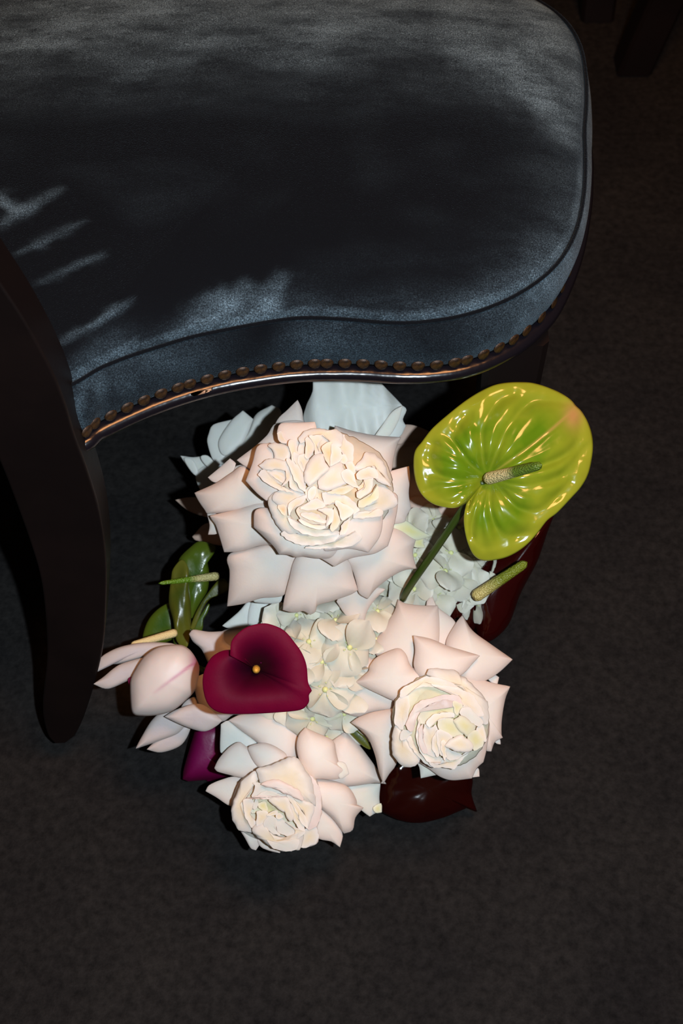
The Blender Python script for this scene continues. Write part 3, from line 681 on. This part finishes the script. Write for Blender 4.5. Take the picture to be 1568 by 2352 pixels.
# --- the rose at the bottom
rC = flower('rose', 640, 1850, 1.29, 'cup shaped blush rose lowest in the arrangement, over the bare carpet', 'rose')
FCc = (650, 1840)
bunch(rC, FCc, 1.30, .0025, [
 ('C', '275,200* 330,175 400,230 530,330 480,400 400,390 320,400 272,400', -1.0, {'m': 'white'}),
 ('C', '1190,640 1300,630 1420,628* 1412,740 1430,832* 1390,835 1345,862* 1290,820 1230,760', -1.3, {'m': 'ivory'}),
 ('C', '1370,800 1425,770 1430,832* 1388,835', -.9, {'m': 'lemon', 'curl': 2}),
 ('C', '165,680* 190,640 280,600 380,578 460,620 400,760 340,785 240,722', -.4),
 ('C', '1080,315* 1165,255* 1250,330 1330,430 1400,530 1462,628* 1380,620 1200,645 1040,640 960,560 1050,480', 0, {'curl': 7}),
 ('C', '330,170* 420,130 560,120 690,135 825,130* 832,280 822,430 740,500 600,440 540,335 430,250', -.3, {'curl': 6}),
 ('C', '940,780 1000,800 1060,860 1145,980 1130,1083* 1070,1042 980,1022 900,960', .2),
 ('C', '900,600 1080,608 1190,655 1245,740 1250,780* 1298,800* 1240,870 1220,960 1160,985* 1080,880 1000,810 900,720', 1.1, {'curl': 8}),
 ('C', '228,515* 260,450 330,370 400,328 440,350 490,390 600,520 520,560 430,582 330,560 250,538', 1.0, {'curl': 6}),
 ('C', '470,375 500,350 590,335 680,370 748,432 700,520 600,540 520,480', 1.6, {'curl': 6}),
 ('C', '820,370 835,280 880,225* 960,262 1080,320 1100,400 1130,500 1180,548 1110,592 1000,590 930,582 850,480', 1.8, {'curl': 7}),
 ('C', '1105,480 1165,480 1195,555* 1130,588', 1.5, {'m': 'ivory', 'curl': 3}),
 ('C', '380,900 480,960 575,1010 525,1105* 490,1090 450,1020', 1.4),
 ('C', '540,1030 600,1040 700,1095 697,1125* 620,1107 562,1080', 1.6),
 ('C', '700,1050 850,1085 960,1060 975,1000 965,920 1000,820 900,800 760,900', 2.3),
 ('C', '350,790 370,700 420,600 520,540 560,500 750,435 850,470 920,560 960,600 1000,760 985,880 950,960 870,1070 740,1100 600,1050 480,1010 390,940 360,880', 3.0, {'curl': 18, 'm': 'cream'}),
], 'blush')
bunch(rC, FCc, 1.30, .0025, [
 ('c', '150,1020 145,800 210,650 300,450 480,320 540,420 470,480 400,640 310,720 315,850 340,950 345,1130 440,1210 250,1162', 3.9, {'c': (250, 800), 'curl': 5}),
 ('c', '1200,360 1330,440 1410,600 1432,750 1410,1000 1370,1100 1220,1160 1300,900 1310,700', 4.1, {'m': 'blush'}),
 ('c', '1150,1200 1240,1120 1340,1110 1390,1250 1352,1372* 1210,1422 1110,1422 1130,1320', 3.7),
 ('c', '310,720 400,700 460,800 420,900 440,1000 500,1060 440,1160 340,1000 305,850', 4.4),
 ('c', '440,490 560,500 800,570 940,650 800,650 650,620 480,700 420,675 480,540', 4.5, {'m': 'ivory'}),
 ('c', '420,760 520,710 680,700 760,800 900,900 920,1060 760,1010 640,930 520,900 430,930', 3.6, {'m': 'lemon', 'cup': 5}),
 ('c', '490,290 700,240 930,128 1080,128 1200,300 1280,430 1340,700 1352,825* 1290,792 1170,742 1080,660 900,580 740,530 570,500 520,400', 5.1, {'curl': 6}),
 ('c', '560,510 640,460 780,448 950,510 1100,600 1168,745 1000,672 800,595', 5.7, {'m': 'blush', 'curl': 3}),
 ('c', '500,690 640,600 800,640 930,660 950,700 700,705', 4.8, {'m': 'ivory'}),
 ('c', '345,718* 480,682 650,675 930,690 700,722 480,718', 5.2, {'m': 'blush'}),
 ('c', '960,670 1060,690 1180,740 1315,820 1300,960 1240,1135 1200,950', 4.8, {'curl': 4}),
 ('c', '930,670 1010,700 1120,850 1190,950 1245,1145 1150,1080 1050,880', 5.2),
 ('c', '980,780 1080,900 1150,1080 1205,1192 1080,1120 1020,1000', 4.9),
 ('c', '670,720 930,690 1000,850 1025,1010 965,1045 900,925 740,815', 5.4, {'curl': 4}),
 ('c', '440,790 500,725 530,800 470,880', 4.5, {'m': 'ivory'}),
 ('c', '530,790 620,755 650,890 540,870', 4.4, {'m': 'lemon'}),
 ('c', '500,900 640,900 670,970 610,1065 485,1110 500,1000', 4.9),
 ('c', '640,955 760,885 800,930 690,975', 5.2), ('c', '775,955 830,925 880,990 800,1015', 5.3),
 ('c', '780,1000 900,1030 1040,1150 1060,1250 1000,1262 800,1200', 4.8, {'m': 'ivory'}),
 ('c', '590,1070 660,970 760,985 790,1060 780,1180 850,1230 800,1258 650,1160', 5.1, {'m': 'ivory'}),
 ('c', '900,1050 1000,1100 1100,1160 1200,1190 1110,1290 1050,1280 1040,1150', 5.0),
 ('c', '430,1150 500,1090 590,1060 640,1150 800,1258 960,1275 1060,1300 1120,1240 1185,1190 1120,1440 1060,1462 860,1472 700,1402 540,1292 450,1222', 5.3, {'c': (760, 1330), 'curl': 7}),
 ('c', '640,1330 800,1340 960,1320 1100,1300 1100,1430 1060,1462 860,1472 720,1420', 5.6, {'m': 'ivory'}),
], 'cream', curl=.6, cup=1.2, wav=1.8, under=0, thick=.0003, jit=3.2, step=5, freq=50)
stem(rC, 660, 1800, 1.31, .0035)

# --- pale rose half under the chair, left
rD = flower('rose', 560, 1060, 1.46, 'small bluish white rose in shade under the seat, left of the largest rose', 'rose')
bunch(rD, (570, 1060), 1.45, .004, [
 ('A', '8,780* 100,765 300,780 360,870 250,890 100,850', -2.5, {'m': 'peach'}), ('A', '110,1000* 200,920 380,940 330,1050 130,1020', -2.5, {'m': 'peach'}),
 ('A', '38,515* 110,525 190,520 215,550 300,590 220,680 130,632 90,590', -.6), ('A', '60,530 110,540 140,600 130,632 90,590', 0, {'curl': 3}),
 ('A', '130,630 220,560 400,540 560,640 300,760 190,760', -.2), ('A', '200,430 210,380 235,330 350,298* 345,360 320,520 270,568 230,530', .6),
 ('A', '430,390 490,270 585,212* 640,250 600,420 440,580 290,570 300,510', 1.0, {'curl': 7}), ('A', '268,430 340,310 412,245* 472,295* 440,380 400,450 300,512', 1.4, {'curl': 4}),
 ('A', '160,520 200,515 240,560 220,590 180,560', .6),
], 'white')
stem(rD, 580, 1080, 1.47, .0035)
# --- pleated white flower behind the largest rose
rE = flower('rose', 800, 990, 1.33, 'big pleated white bloom tucked under the velvet seat edge, behind the largest rose', 'rose')
def pleat(px, py, s): return 4.5*math.sin((px-py*.12)*.115+.8*math.sin(px*.03))*s
bunch(rE, (800, 1000), 1.31, .004, [
 ('A', '1250,150 1368,215 1392,240 1370,295 1388,335* 1350,400 1270,410 1200,300', -.8, {'m': 'white'}),
 ('A', '1310,250 1368,215* 1345,300 1285,398 1190,430 1250,330', .8, {'m': 'ivory', 'curl': 2}),
 ('A', '850,20 1000,-60 1190,40 1290,130 1366,212* 1300,330 1250,420 1100,460 880,440 780,310 790,220 830,130', .4, {'func': pleat, 'curl': 7, 'step': 5}),
], 'white')
stem(rE, 800, 1010, 1.33, .0035)
# --- peach rose in the shade of the green anthurium
rF = flower('rose', 985, 1120, 1.38, 'shadowed peach rose deep between the largest rose and the green anthurium', 'rose')
bunch(rF, (985, 1130), 1.375, .004, [
 ('A', '1290,360 1420,330 1568,400 1540,480 1400,490 1280,470', -1.5), ('A', '1270,480 1400,440 1500,460 1568,560 1500,720 1420,640 1300,620', -.6),
 ('A', '1380,640 1440,560 1580,600 1640,780 1500,850 1400,840', 0), ('d', '380,100 520,60 700,130 640,260 480,280 400,240', .2),
 ('d', '300,420 400,250 480,300 640,590 520,520', -.2, {'m': 'white'}), ('d', '520,380 780,255 815,440 740,580 620,560', -.4, {'m': 'white'}),
 ('d', '815,290 900,180 1150,160 1290,250 1240,480 1010,512 880,440', .4), ('d', '1040,560 1100,470 1320,520 1400,700 1340,850 1150,830 1050,720', 0),
 ('d', '1200,830 1300,800 1400,960 1290,900', -.6), ('d', '960,700 1060,640 1240,820 1290,1000 1130,990 1010,850', -1.0),
], 'peach')
stem(rF, 1000, 1160, 1.39, .0035)
# --- white rose squeezed in behind the calla
rG = flower('rose', 590, 1420, 1.36, 'white rose mostly hidden between the largest rose and the burgundy calla', 'rose')
bunch(rG, (600, 1430), 1.345, .003, [
 ('E', '865,620* 960,540 1030,470 1060,560 1000,620 900,632', 0), ('E', '1020,610 1045,470 1145,460 1150,550 1090,600', .3),
 ('E', '850,665 900,640 1100,590 1160,620 1100,760 960,800 880,690', -.3, {'m': 'blush'}), ('E', '1040,590 1140,560 1240,600 1180,680 1080,640', .2),
 ('E', '1100,500 1240,520 1250,600 1150,620', -.6),
], 'white')
stem(rG, 620, 1450, 1.37, .003)

# ---------------------------------------------------------------- hydrangeas
def hyd_petal():
    vs, rim, fs = [], [], []; nr, nc = 7, 9
    for i in range(nr+1):
        t = i/nr; w = (.30+1.0*math.sin(math.pi*min(1, t*.86+.02))**.8)*.0105*(1-.25*t**6)
        if t > .93: w *= .62
        for j in range(nc):
            u = j/(nc-1)*2-1; x = u*w; y = t*.0195-.0022*u*u*t
            z = .0018*math.sin(t*2.4)-.0035*t*t+.0016*u*u*math.cos(t*3)+.0007*math.sin(u*5+t*4)
            vs.append((x, y+.001, z)); rim.append(t)
    for i in range(nr):
        for j in range(nc-1): a = i*nc+j; fs.append((a, a+1, a+nc+1, a+nc))
    me = mesh('petal', vs, fs); me.attributes.new('rim', 'FLOAT', 'POINT').data.foreach_set('value', rim); me.materials.append(M['hydra']); return me
HP = hyd_petal()
def hyd_eye():
    vs, fs = [], []
    def blob(c, r, n_=8):
        b0 = len(vs)
        for k in range(4):
            a = -.3+k/3*(math.pi/2+.3)
            for j in range(n_): vs.append((c[0]+r*math.cos(a)*math.cos(j/n_*6.2832), c[1]+r*math.cos(a)*math.sin(j/n_*6.2832), c[2]+r*math.sin(a)))
        for k in range(3):
            for j in range(n_): fs.append((b0+k*n_+j, b0+k*n_+(j+1) % n_, b0+(k+1)*n_+(j+1) % n_, b0+(k+1)*n_+j))
    blob((0, 0, .0004), .0022)
    for k in range(5):
        a = k/5*6.2832; b0 = len(vs); d = Vector((math.cos(a), math.sin(a), .55)).normalized(); w = Vector((-math.sin(a), math.cos(a), 0))*.0003
        p = Vector((math.cos(a), math.sin(a), 0))*.0018
        q = p+d*.0032
        for v in (p-w, p+w, q+w, q-w, p+Vector((0, 0, -.0005)), q+Vector((0, 0, -.0005))): vs.append(tuple(v))
        fs.extend([(b0, b0+1, b0+2, b0+3), (b0, b0+4, b0+5, b0+3), (b0+1, b0+4, b0+5, b0+2)])
        blob(tuple(q), .0006, 6)
    me = mesh('floret', vs, fs); me.attributes.new('rim', 'FLOAT', 'POINT').data.foreach_set('value', [.5]*len(vs)); me.materials.append(M['eye']); return me
HE = hyd_eye()
rnd = random.Random(4)
def floret(parent, px, py, D, sc, rot, tilt):
    p = WD(px, py, D); nrm = (CAM-p).normalized()*.75+Vector((0, 0, .35)); nrm = (nrm+Vector(tilt)).normalized()
    o = bpy.data.objects.new('floret', HE); COL.objects.link(o); o.parent = parent; o.location = p-Vector(parent.location)
    o.rotation_euler = (nrm.to_track_quat('Z', 'Y').to_matrix() @ Matrix.Rotation(rot, 3, 'Z')).to_euler(); o.scale = (sc,)*3
    for k in range(4):
        q = bpy.data.objects.new('petal', HP); COL.objects.link(q); q.parent = o
        q.rotation_euler = (R(rnd.uniform(-28, 24)), R(rnd.uniform(-30, 30)), k*math.pi/2+rnd.uniform(-.14, .14)); q.location = (0, 0, (k % 2)*.0009)
        s = rnd.uniform(.88, 1.12); q.scale = (s*rnd.uniform(.95, 1.1), s, s)
def hydrangea(c, rad, D, fall, fixed, label, ell=(1, 1), seedn=1, gap=46):
    h = flower('hydrangea', c[0], c[1], D+.03, label, 'hydrangea')
    pts = []; rg = random.Random(seedn)
    for f in fixed: pts.append(f)
    tries = 0
    while tries < 900:
        tries += 1; a = rg.uniform(0, 6.2832); r_ = math.sqrt(rg.random())
        x = c[0]+math.cos(a)*r_*rad*ell[0]; y = c[1]+math.sin(a)*r_*rad*ell[1]
        if all(math.hypot(x-q[0], y-q[1]) > gap for q in pts): pts.append((x, y, rg.uniform(.0, .014), rg.uniform(.85, 1.15), rg.uniform(0, 1.57)))
    for x, y, dz, sc, ro in pts:
        dx, dy = (x-c[0])/rad, (y-c[1])/rad
        d = D+fall*(dx*dx+dy*dy)+dz
        floret(h, x, y, d, sc*1.0, ro, (dx*.55+rg.uniform(-.4, .4), -dy*.3+rg.uniform(-.4, .4), 0))
    # green branching core that carries the florets
    core = tube('core', [WD(c[0], c[1], D+.10), WD(c[0], c[1], D+.06), WD(c[0], c[1], D+.035), WD(c[0], c[1], D+.028)], [.012, .03*rad/110, .034*rad/110, .012], M['olive'], h, 18)
    for x, y, dz, sc, ro in pts:
        dx, dy = (x-c[0])/rad, (y-c[1])/rad; d = D+fall*(dx*dx+dy*dy)+dz
        tube('stalk', [WD(x, y, d), WD((x+c[0])/2, (y+c[1])/2, d+.02), WD(c[0], c[1], D+.075)], .0008, M['stem'], h, 5)
    stem(h, c[0], c[1], D+.08, .0035)
    return h
hydrangea((735, 1530), 175, 1.285, .035, [(802, 1487, -.008, 1.35, .5), (709, 1474, 0, 1.2, .2), (747, 1584, -.004, 1.35, .6), (717, 1651, .002, 1.2, .1), (793, 1540, .004, 1.1, .8),
   (817, 1432, 0, 1.2, .9), (681, 1413, .004, 1.0, .4), (647, 1427, .006, .95, .7), (770, 1425, -.002, 1.15, .2), (740, 1520, .003, 1.1, 0), (866, 1404, -.004, 1.15, .3), (600, 1470, .0, 1.0, .3), (790, 1640, .008, 1.0, .3)],
   'creamy white hydrangea head beside the burgundy calla, in the middle of the arrangement', ell=(.85, .95), seedn=3, gap=38)
hydrangea((1000, 1310), 120, 1.325, .03, [(1022, 1312, -.004, 1.2, .3), (952, 1353, -.002, 1.2, .7), (953, 1275, 0, 1.1, .1), (1035, 1270, .002, 1.2, .9), (1000, 1370, 0, 1.2, .5), (1050, 1330, .003, 1.1, 0), (900, 1375, .0, 1.2, .4)],
   'creamy white hydrangea head under the long green anthurium stem', ell=(.95, 1.0), seedn=8, gap=36)

# ---------------------------------------------------------------- anthuriums
gA = flower('anthurium', 1118, 1100, 1.20, 'large glossy lime green heart shaped anthurium on a long stem, upper right', 'anthurium')
JX, JY = 1116, 1098
TX, TY = 1322, 936
AX = math.atan2(TY-JY, TX-JX)
def seg_d(px, py, ax, ay, bx, by):
    dx, dy = bx-ax, by-ay; t = max(0, min(1, ((px-ax)*dx+(py-ay)*dy)/(dx*dx+dy*dy))); return math.hypot(px-ax-t*dx, py-ay-t*dy), t
# main veins: from the junction out and round towards the tip
def vein_paths():
    ox, oy, k = FR['D']
    raw = ['715,740 1000,540 1200,380 1335,250', '715,735 690,620 680,450 720,320 800,220 900,160', '720,735 790,560 870,380 1000,240 1150,210 1280,230',
           '705,735 590,640 500,520 490,440 560,330', '700,745 560,765 400,740 330,640 330,520', '700,750 520,800 400,800 300,840',
           '760,745 950,690 1100,660 1250,590 1350,480 1370,330', '770,760 900,800 1050,800 1200,750 1320,640 1400,540', '760,765 830,850 930,960 1060,970 1180,900 1290,780',
           '750,765 735,900 760,1050 860,1150 1000,1130', '735,765 690,880 640,1000 620,1150']
    out = []
    for s in raw:
        q = [Vector((ox+a/k, oy+b_/k, 0)) for a, b_ in P(s)]; out.append([(v.x, v.y) for v in curve3(q, 5)])
    return out
VP = vein_paths()
def vdist(px, py):
    best = 1e9; bt = 0; bi = 0
    for i, pl in enumerate(VP):
        for j in range(len(pl)-1):
            d, t = seg_d(px, py, *pl[j], *pl[j+1])
            if d < best: best = d; bi = i; bt = (j+t)/len(pl)
    return best, bi, bt
VC = {}
def vd(px, py):
    k = (round(px, 2), round(py, 2))
    if k not in VC: VC[k] = vdist(px, py)
    return VC[k]
def spathe_relief(px, py, s):
    d, i, t = vd(px, py)
    r_ = math.hypot(px-JX, py-JY); a = math.atan2(py-JY, px-JX)
    z = -2.2*math.exp(-(d/9)**2)*min(1, r_/40)*(1-.5*s)                     # veins sunk, blade quilted between them
    z += 2.3*min(1, max(0, d-6)/22)*(1 if s < .9 else max(0, (1-s)*10))
    pk = math.sin(a*21+2.0*math.sin(a*3+1)+r_*.02)
    z += .8*pk*max(0, min(1, (s-.35)/.3))*max(0, 1-max(0, s-.82)/.14)
    g, _ = seg_d(px, py, 1072, 1160, JX, JY); z += -5.5*math.exp(-(g/10)**2)   # the notch where the lobes meet
    z += -16*math.exp(-(r_/45)**2)
    g2 = ((px-TX)*.78+(py-TY)*-.62); z += 5*max(0, s-.85)/.15*.6
    return z
def spathe_attr(px, py, s):
    d, i, t = vd(px, py)
    v = math.exp(-(d/3.0)**2)*(.5 if i == 0 else .14)
    b_ = math.exp(-(((px-1315)/20)**2+((py-955)/28)**2))*.75
    if i == 0: b_ = max(b_, .55*math.exp(-(d/3.5)**2)*min(1, t*1.3))
    return {'vein': min(1, v), 'blush': min(1, b_)}
rg_ = tuple(i/34 for i in range(1, 33))+(.965, .985, 1.0)
tag(patch('spathe', gA, M['spathe'], 'D', '700,138 800,100 920,88 1050,97 1200,150 1290,205 1332,252 1370,290 1415,370 1442,460 1445,560 1420,700 1370,800 1300,880 1200,985 1130,1040 1060,1130 980,1215 880,1280 780,1310 690,1315 630,1280 590,1200 568,1110 562,1020 578,930 592,908:-8 575,918:-6 500,950 420,945 340,920 270,860 228,770 213,650 225,560 270,500 340,410 440,320 580,210',
      1.185, curl=3.5, wav=1.5, c=(745, 715), under=5, thick=.0012, func=spathe_relief, attr=spathe_attr, rings=rg_, step=4.0, dome=.004, fc=(1150, 1080), freq=30), 'lime green waxy spathe with raised veins')
def spadix(fl, a, b_, r0, r1, mat, n_=22, bend=.0, name='spadix', tipstart=.9):
    a, b_ = Vector(a), Vector(b_); pts = []; rad = []; up = (CAM-(a+b_)*.5).normalized()
    for i in range(n_+1):
        t = i/n_; pts.append(a.lerp(b_, t)+up*bend*math.sin(math.pi*t))
        r_ = r0+(r1-r0)*t
        if t > tipstart: q = (t-tipstart)/(1-tipstart); r_ *= math.sqrt(max(.02, 1-q*q))
        if t < .04: r_ *= .8
        rad.append(r_)
    o = tube(name, pts, rad, mat, fl, 18); n2 = len(o.data.vertices)
    o.data.attributes.new('rim', 'FLOAT', 'POINT').data.foreach_set('value', [(k//18)/n_ for k in range(n2)])
    return o
spadix(gA, WD(1118, 1100, 1.196), WD(1244, 1068, 1.145), .0055, .0036, M['sp_green'])
st = curve3([WD(1110, 1105, 1.205), WD(1062, 1170, 1.23), WD(1000, 1262, 1.265), WD(935, 1356, 1.305), WD(925, 1385, 1.345), WD(940, 1400, 1.385), VASE+Vector((.01, 0, .11)), VASE+Vector((-.005, 0, .02))], 8)
tube('stem', st, .0034, M['stem'], gA, 12)

gB = flower('anthurium', 425, 1400, 1.42, 'crumpled bright green anthurium with a cream and green spadix pointing left', 'anthurium')
def fold(px, py, s): return 3*math.sin(px*.13+py*.03)*s
patch('spathe', gB, M['leafdark'], 'e', '860,250 1000,170 1240,250 1190,400 1110,480 1135,700 1110,960 1000,1180 860,1420 800,1380 760,1100 740,800 640,500', 1.42, curl=8, wav=6, thick=.001)
patch('spathe_fold', gB, M['olive'], 'e', '530,760 560,620 700,470 800,620 800,900 835,1200 830,1600 770,1900 620,1800 560,1450 490,1150', 1.405, curl=6, wav=4, func=fold, thick=.001)
patch('spathe_fold', gB, M['leafdark'], 'e', '1135,1190 1115,1320 1040,1450 1020,1620 860,1620 960,1450', 1.425, curl=3)
patch('spathe_fold', gB, M['olive'], 'e', '1470,880 1450,980 1150,1110 1000,1350 900,1600 840,1590 930,1330 1100,1050 1330,780', 1.41, curl=4, c=(1080, 1120))
spadix(gB, WD(500, 1323, 1.40), WD(364, 1340, 1.37), .0044, .0016, M['sp_left'])
tube('stem', curve3([WD(440, 1440, 1.42), WD(425, 1500, 1.42), WD(520, 1560, 1.40), VASE+Vector((-.02, 0, .10)), VASE+Vector((0, 0, .02))], 6), .003, M['stem'], gB, 10)

gC = flower('anthurium', 390, 1430, 1.45, 'low olive green anthurium with a cream spadix, left edge above the orchid', 'anthurium')
patch('spathe', gC, M['leafdark'], 'e', '560,1180 480,1180 300,1290 160,1450 80,1650 80,1800 300,1850 560,1750 620,1620', 1.45, curl=6, wav=3, thick=.001)
spadix(gC, WD(404, 1453, 1.40), WD(300, 1482, 1.375), .0042, .003, M['lead'])
tube('stem', curve3([WD(400, 1455, 1.44), WD(430, 1520, 1.44), WD(560, 1560, 1.42), VASE+Vector((-.02, -.01, .09)), VASE+Vector((0, 0, .02))], 6), .003, M['stem'], gC, 10)

gD = flower('anthurium', 1090, 1400, 1.36, 'oxblood red anthurium with a yellow spadix, below the large green one', 'anthurium')
patch('spathe', gD, M['red'], 'D', '640,1480 700,1310 900,1180 1100,1030 1180,1000* 1130,1130 1060,1330 950,1540 870,1750 780,1850 700,1885 660,1850 630,1700 650,1600', 1.36, curl=10, wav=3, thick=.0012, c=(800, 1500), cup=-4)
patch('spathe', gD, M['red'], 'D', '415,1690 440,1600 520,1480 640,1370 760,1300 720,1480 650,1560 645,1700 615,1810 500,1790', 1.345, curl=14, wav=3, thick=.0012)
spadix(gD, WD(1090, 1371, 1.325), WD(1210, 1291, 1.30), .0060, .0042, M['sp_yellow'])
stem(gD, 1085, 1385, 1.365, .003)

gE = flower('anthurium', 960, 1800, 1.40, 'dark red glossy anthurium lying on the carpet under the right hand rose', 'anthurium')
patch('spathe', gE, M['red_reflect'], 'B', '470,1340 530,1240 700,1180 1060,1340 1070,1480 1088,1550 1112,1610* 1075,1572 1000,1600 860,1655 700,1690 570,1675 480,1640 425,1600 410,1480 430,1400', 1.375, curl=10, wav=7, thick=.0012, cup=2, dome=.002, fc=(960, 1760), freq=22)
stem(gE, 950, 1760, 1.385, .003)

# ---------------------------------------------------------------- callas
cA = flower('calla_lily', 590, 1540, 1.22, 'burgundy calla lily with an open heart shaped spathe and golden tip, centre left', 'calla lily')
TXc, TYc = 180+1062/2.6133, 1200+880/2.6133
def funnel(px, py, s):
    return -44*max(0, 1-s)**2.1*(.6+.4*math.cos(min(1, s)*3.1416))-6*max(0, 1-s/.12)
oc = '912,800:7 915,765:8 922,715:8 955,672:8 1010,632:7 1080,612:6 1140,612:5 1230,650:4 1300,730:3 1340,790:2 1365,860:1 1375,960 1397,1010* 1380,1035 1378,1080:-2 1335,1120:-3 1200,1136:-4 1000,1146:-4 860,1140:-4 785,1095:-4 752,1000:-4 755,905:-4 795,820:-4 850,780:-5 905,768:-6 960,775:-9'
tag(patch('spathe', cA, M['calla'], 'E', oc, 1.175, curl=4, wav=.8, c=(1062, 880), closed=False, under=7, thick=.0012, func=funnel, rings=(.05, .1, .15, .2, .26, .33, .4, .48, .56, .64, .72, .8, .87, .92, .96, .985, 1.0), step=4), 'velvety burgundy trumpet')
spadix(cA, WD(588, 1533, 1.225), WD(588, 1540, 1.195), .0040, .0030, M['gold'], tipstart=.7)
for k in range(5):
    a = R(-150+k*30); tube('stamen', [WD(588, 1534, 1.212)+RT*.0045*math.cos(a)-UP*.0045*math.sin(a), WD(588+4*math.cos(a), 1528+4*math.sin(a), 1.20)+RT*.0035*math.cos(a)-UP*.0035*math.sin(a)], .0006, M['calla2'], cA, 6)
tube('throat', curve3([WD(590, 1540, 1.212), WD(592, 1560, 1.25), WD(640, 1580, 1.30)], 6), [.012-.0007*i for i in range(13)], M['calla2'], cA, 20, False)
stem(cA, 640, 1580, 1.30, .004)
cB = flower('calla_lily', 460, 1740, 1.41, 'magenta calla lily hanging over the carpet, left of the lowest rose', 'calla lily')
patch('spathe', cB, M['calla2'], 'E', '690,1290 730,1200 850,1200 858,1300 850,1400 815,1470 880,1500 900,1530 800,1540 660,1552* 628,1540* 635,1480', 1.385, curl=14, wav=1, thick=.001, under=8)
patch('spathe', cB, M['calla2'], 'E', '700,1280 800,1200 880,1220 900,1400 870,1520 760,1540', 1.41, curl=10, under=8)
stem(cB, 520, 1660, 1.40, .0035)

# ---------------------------------------------------------------- orchids
oA = flower('orchid', 430, 1530, 1.33, 'pale pink orchid with a magenta midrib, at the far left of the arrangement', 'orchid')
def rib(px, py, s):
    d, t = seg_d(px, py, 446, 1522, 350, 1594)
    e = math.exp(-(d/4.0)**2)*(1-t)**.6*.9
    g = math.exp(-(math.hypot((px-452)/16, (py-1520)/26))**2)
    return {'vein': min(1, max(e, g*.9))}
patch('petal', oA, M['orchid'], 'E', '92,905* 110,850 150,800 250,750 400,722 560,728 620,760 500,780 400,805 250,845 150,855', 1.335, curl=5, c=(360, 775))
patch('petal', oA, M['orchid'], 'E', '92,970* 150,930 210,880 260,850 400,812 470,830 400,890 320,935 180,996', 1.325, curl=5, wav=2)
patch('petal', oA, M['orchid'], 'E', '345,1357* 380,1290 450,1180 540,1120 640,1180 600,1262 480,1310', 1.335, curl=7)
patch('petal', oA, M['orchid'], 'E', '412,1362* 480,1300 600,1230 672,1220 620,1330 500,1378', 1.34, curl=5)
patch('petal', oA, M['orchid'], 'E', '518,1165* 600,1120 720,1090 800,1130 862,1190* 820,1225 760,1252 690,1240 600,1205', 1.315, curl=6, wav=2.5)
patch('petal', oA, M['orchidv'], 'E', '313,960 345,880 400,800 480,748 600,735 660,760 705,820 724,880 700,1000 650,1060 560,1130 450,1157 340,1155 318,1120', 1.295, curl=14, cup=-6, wav=1, attr=rib, rings=tuple(i/18 for i in range(1, 19)), step=5)
patch('lip', oA, M['calla2'], 'E', '300,940 330,930 340,1000 310,980', 1.32, curl=2)
stem(oA, 470, 1540, 1.33, .003)
oB = flower('orchid', 510, 1560, 1.35, 'pale blush orchid in the shadow of the burgundy calla', 'orchid')
patch('petal', oB, M['orchid'], 'E', '665,670* 690,645 780,658 870,655* 880,720 1000,800 950,900 820,900 740,760 690,715', 1.33, curl=6)
patch('petal', oB, M['orchid'], 'E', '675,960* 740,915 900,880 1050,1050 1000,1150 930,1152 860,1195 770,1160 720,1080 700,1010', 1.325, curl=6, wav=2)
patch('petal', oB, M['orchid'], 'E', '620,1120 690,1050 800,1100 880,1150 760,1160', 1.335, curl=5)
patch('petal', oB, M['orchid'], 'E', '850,700 980,640 1080,760 950,900', 1.345, curl=6)
stem(oB, 540, 1560, 1.345, .003)

# ---------------------------------------------------------------- the low vase that carries the stems, hidden by the blooms
vz = [(.040, 0), (.044, .004), (.047, .02), (.050, .06), (.052, .10), (.050, .103), (.047, .10), (.045, .05), (.040, .014)]
vs, fs = [], []; ns_ = 40
for r_, z in vz: vs += [Vector((r_*math.cos(2*math.pi*k/ns_), r_*math.sin(2*math.pi*k/ns_), z)) for k in range(ns_)]
for i in range(len(vz)-1):
    for k in range(ns_): fs.append((i*ns_+k, i*ns_+(k+1) % ns_, (i+1)*ns_+(k+1) % ns_, (i+1)*ns_+k))
fs.append(tuple(range(ns_))[::-1]); fs.append(tuple((len(vz)-1)*ns_+k for k in range(ns_)))
me = mesh('vase', vs, fs); fix_normals(me)
tag(link('vase', me, M['vase'], None, VASE), 'low dark vase on the carpet, covered by the flowers', 'vase')
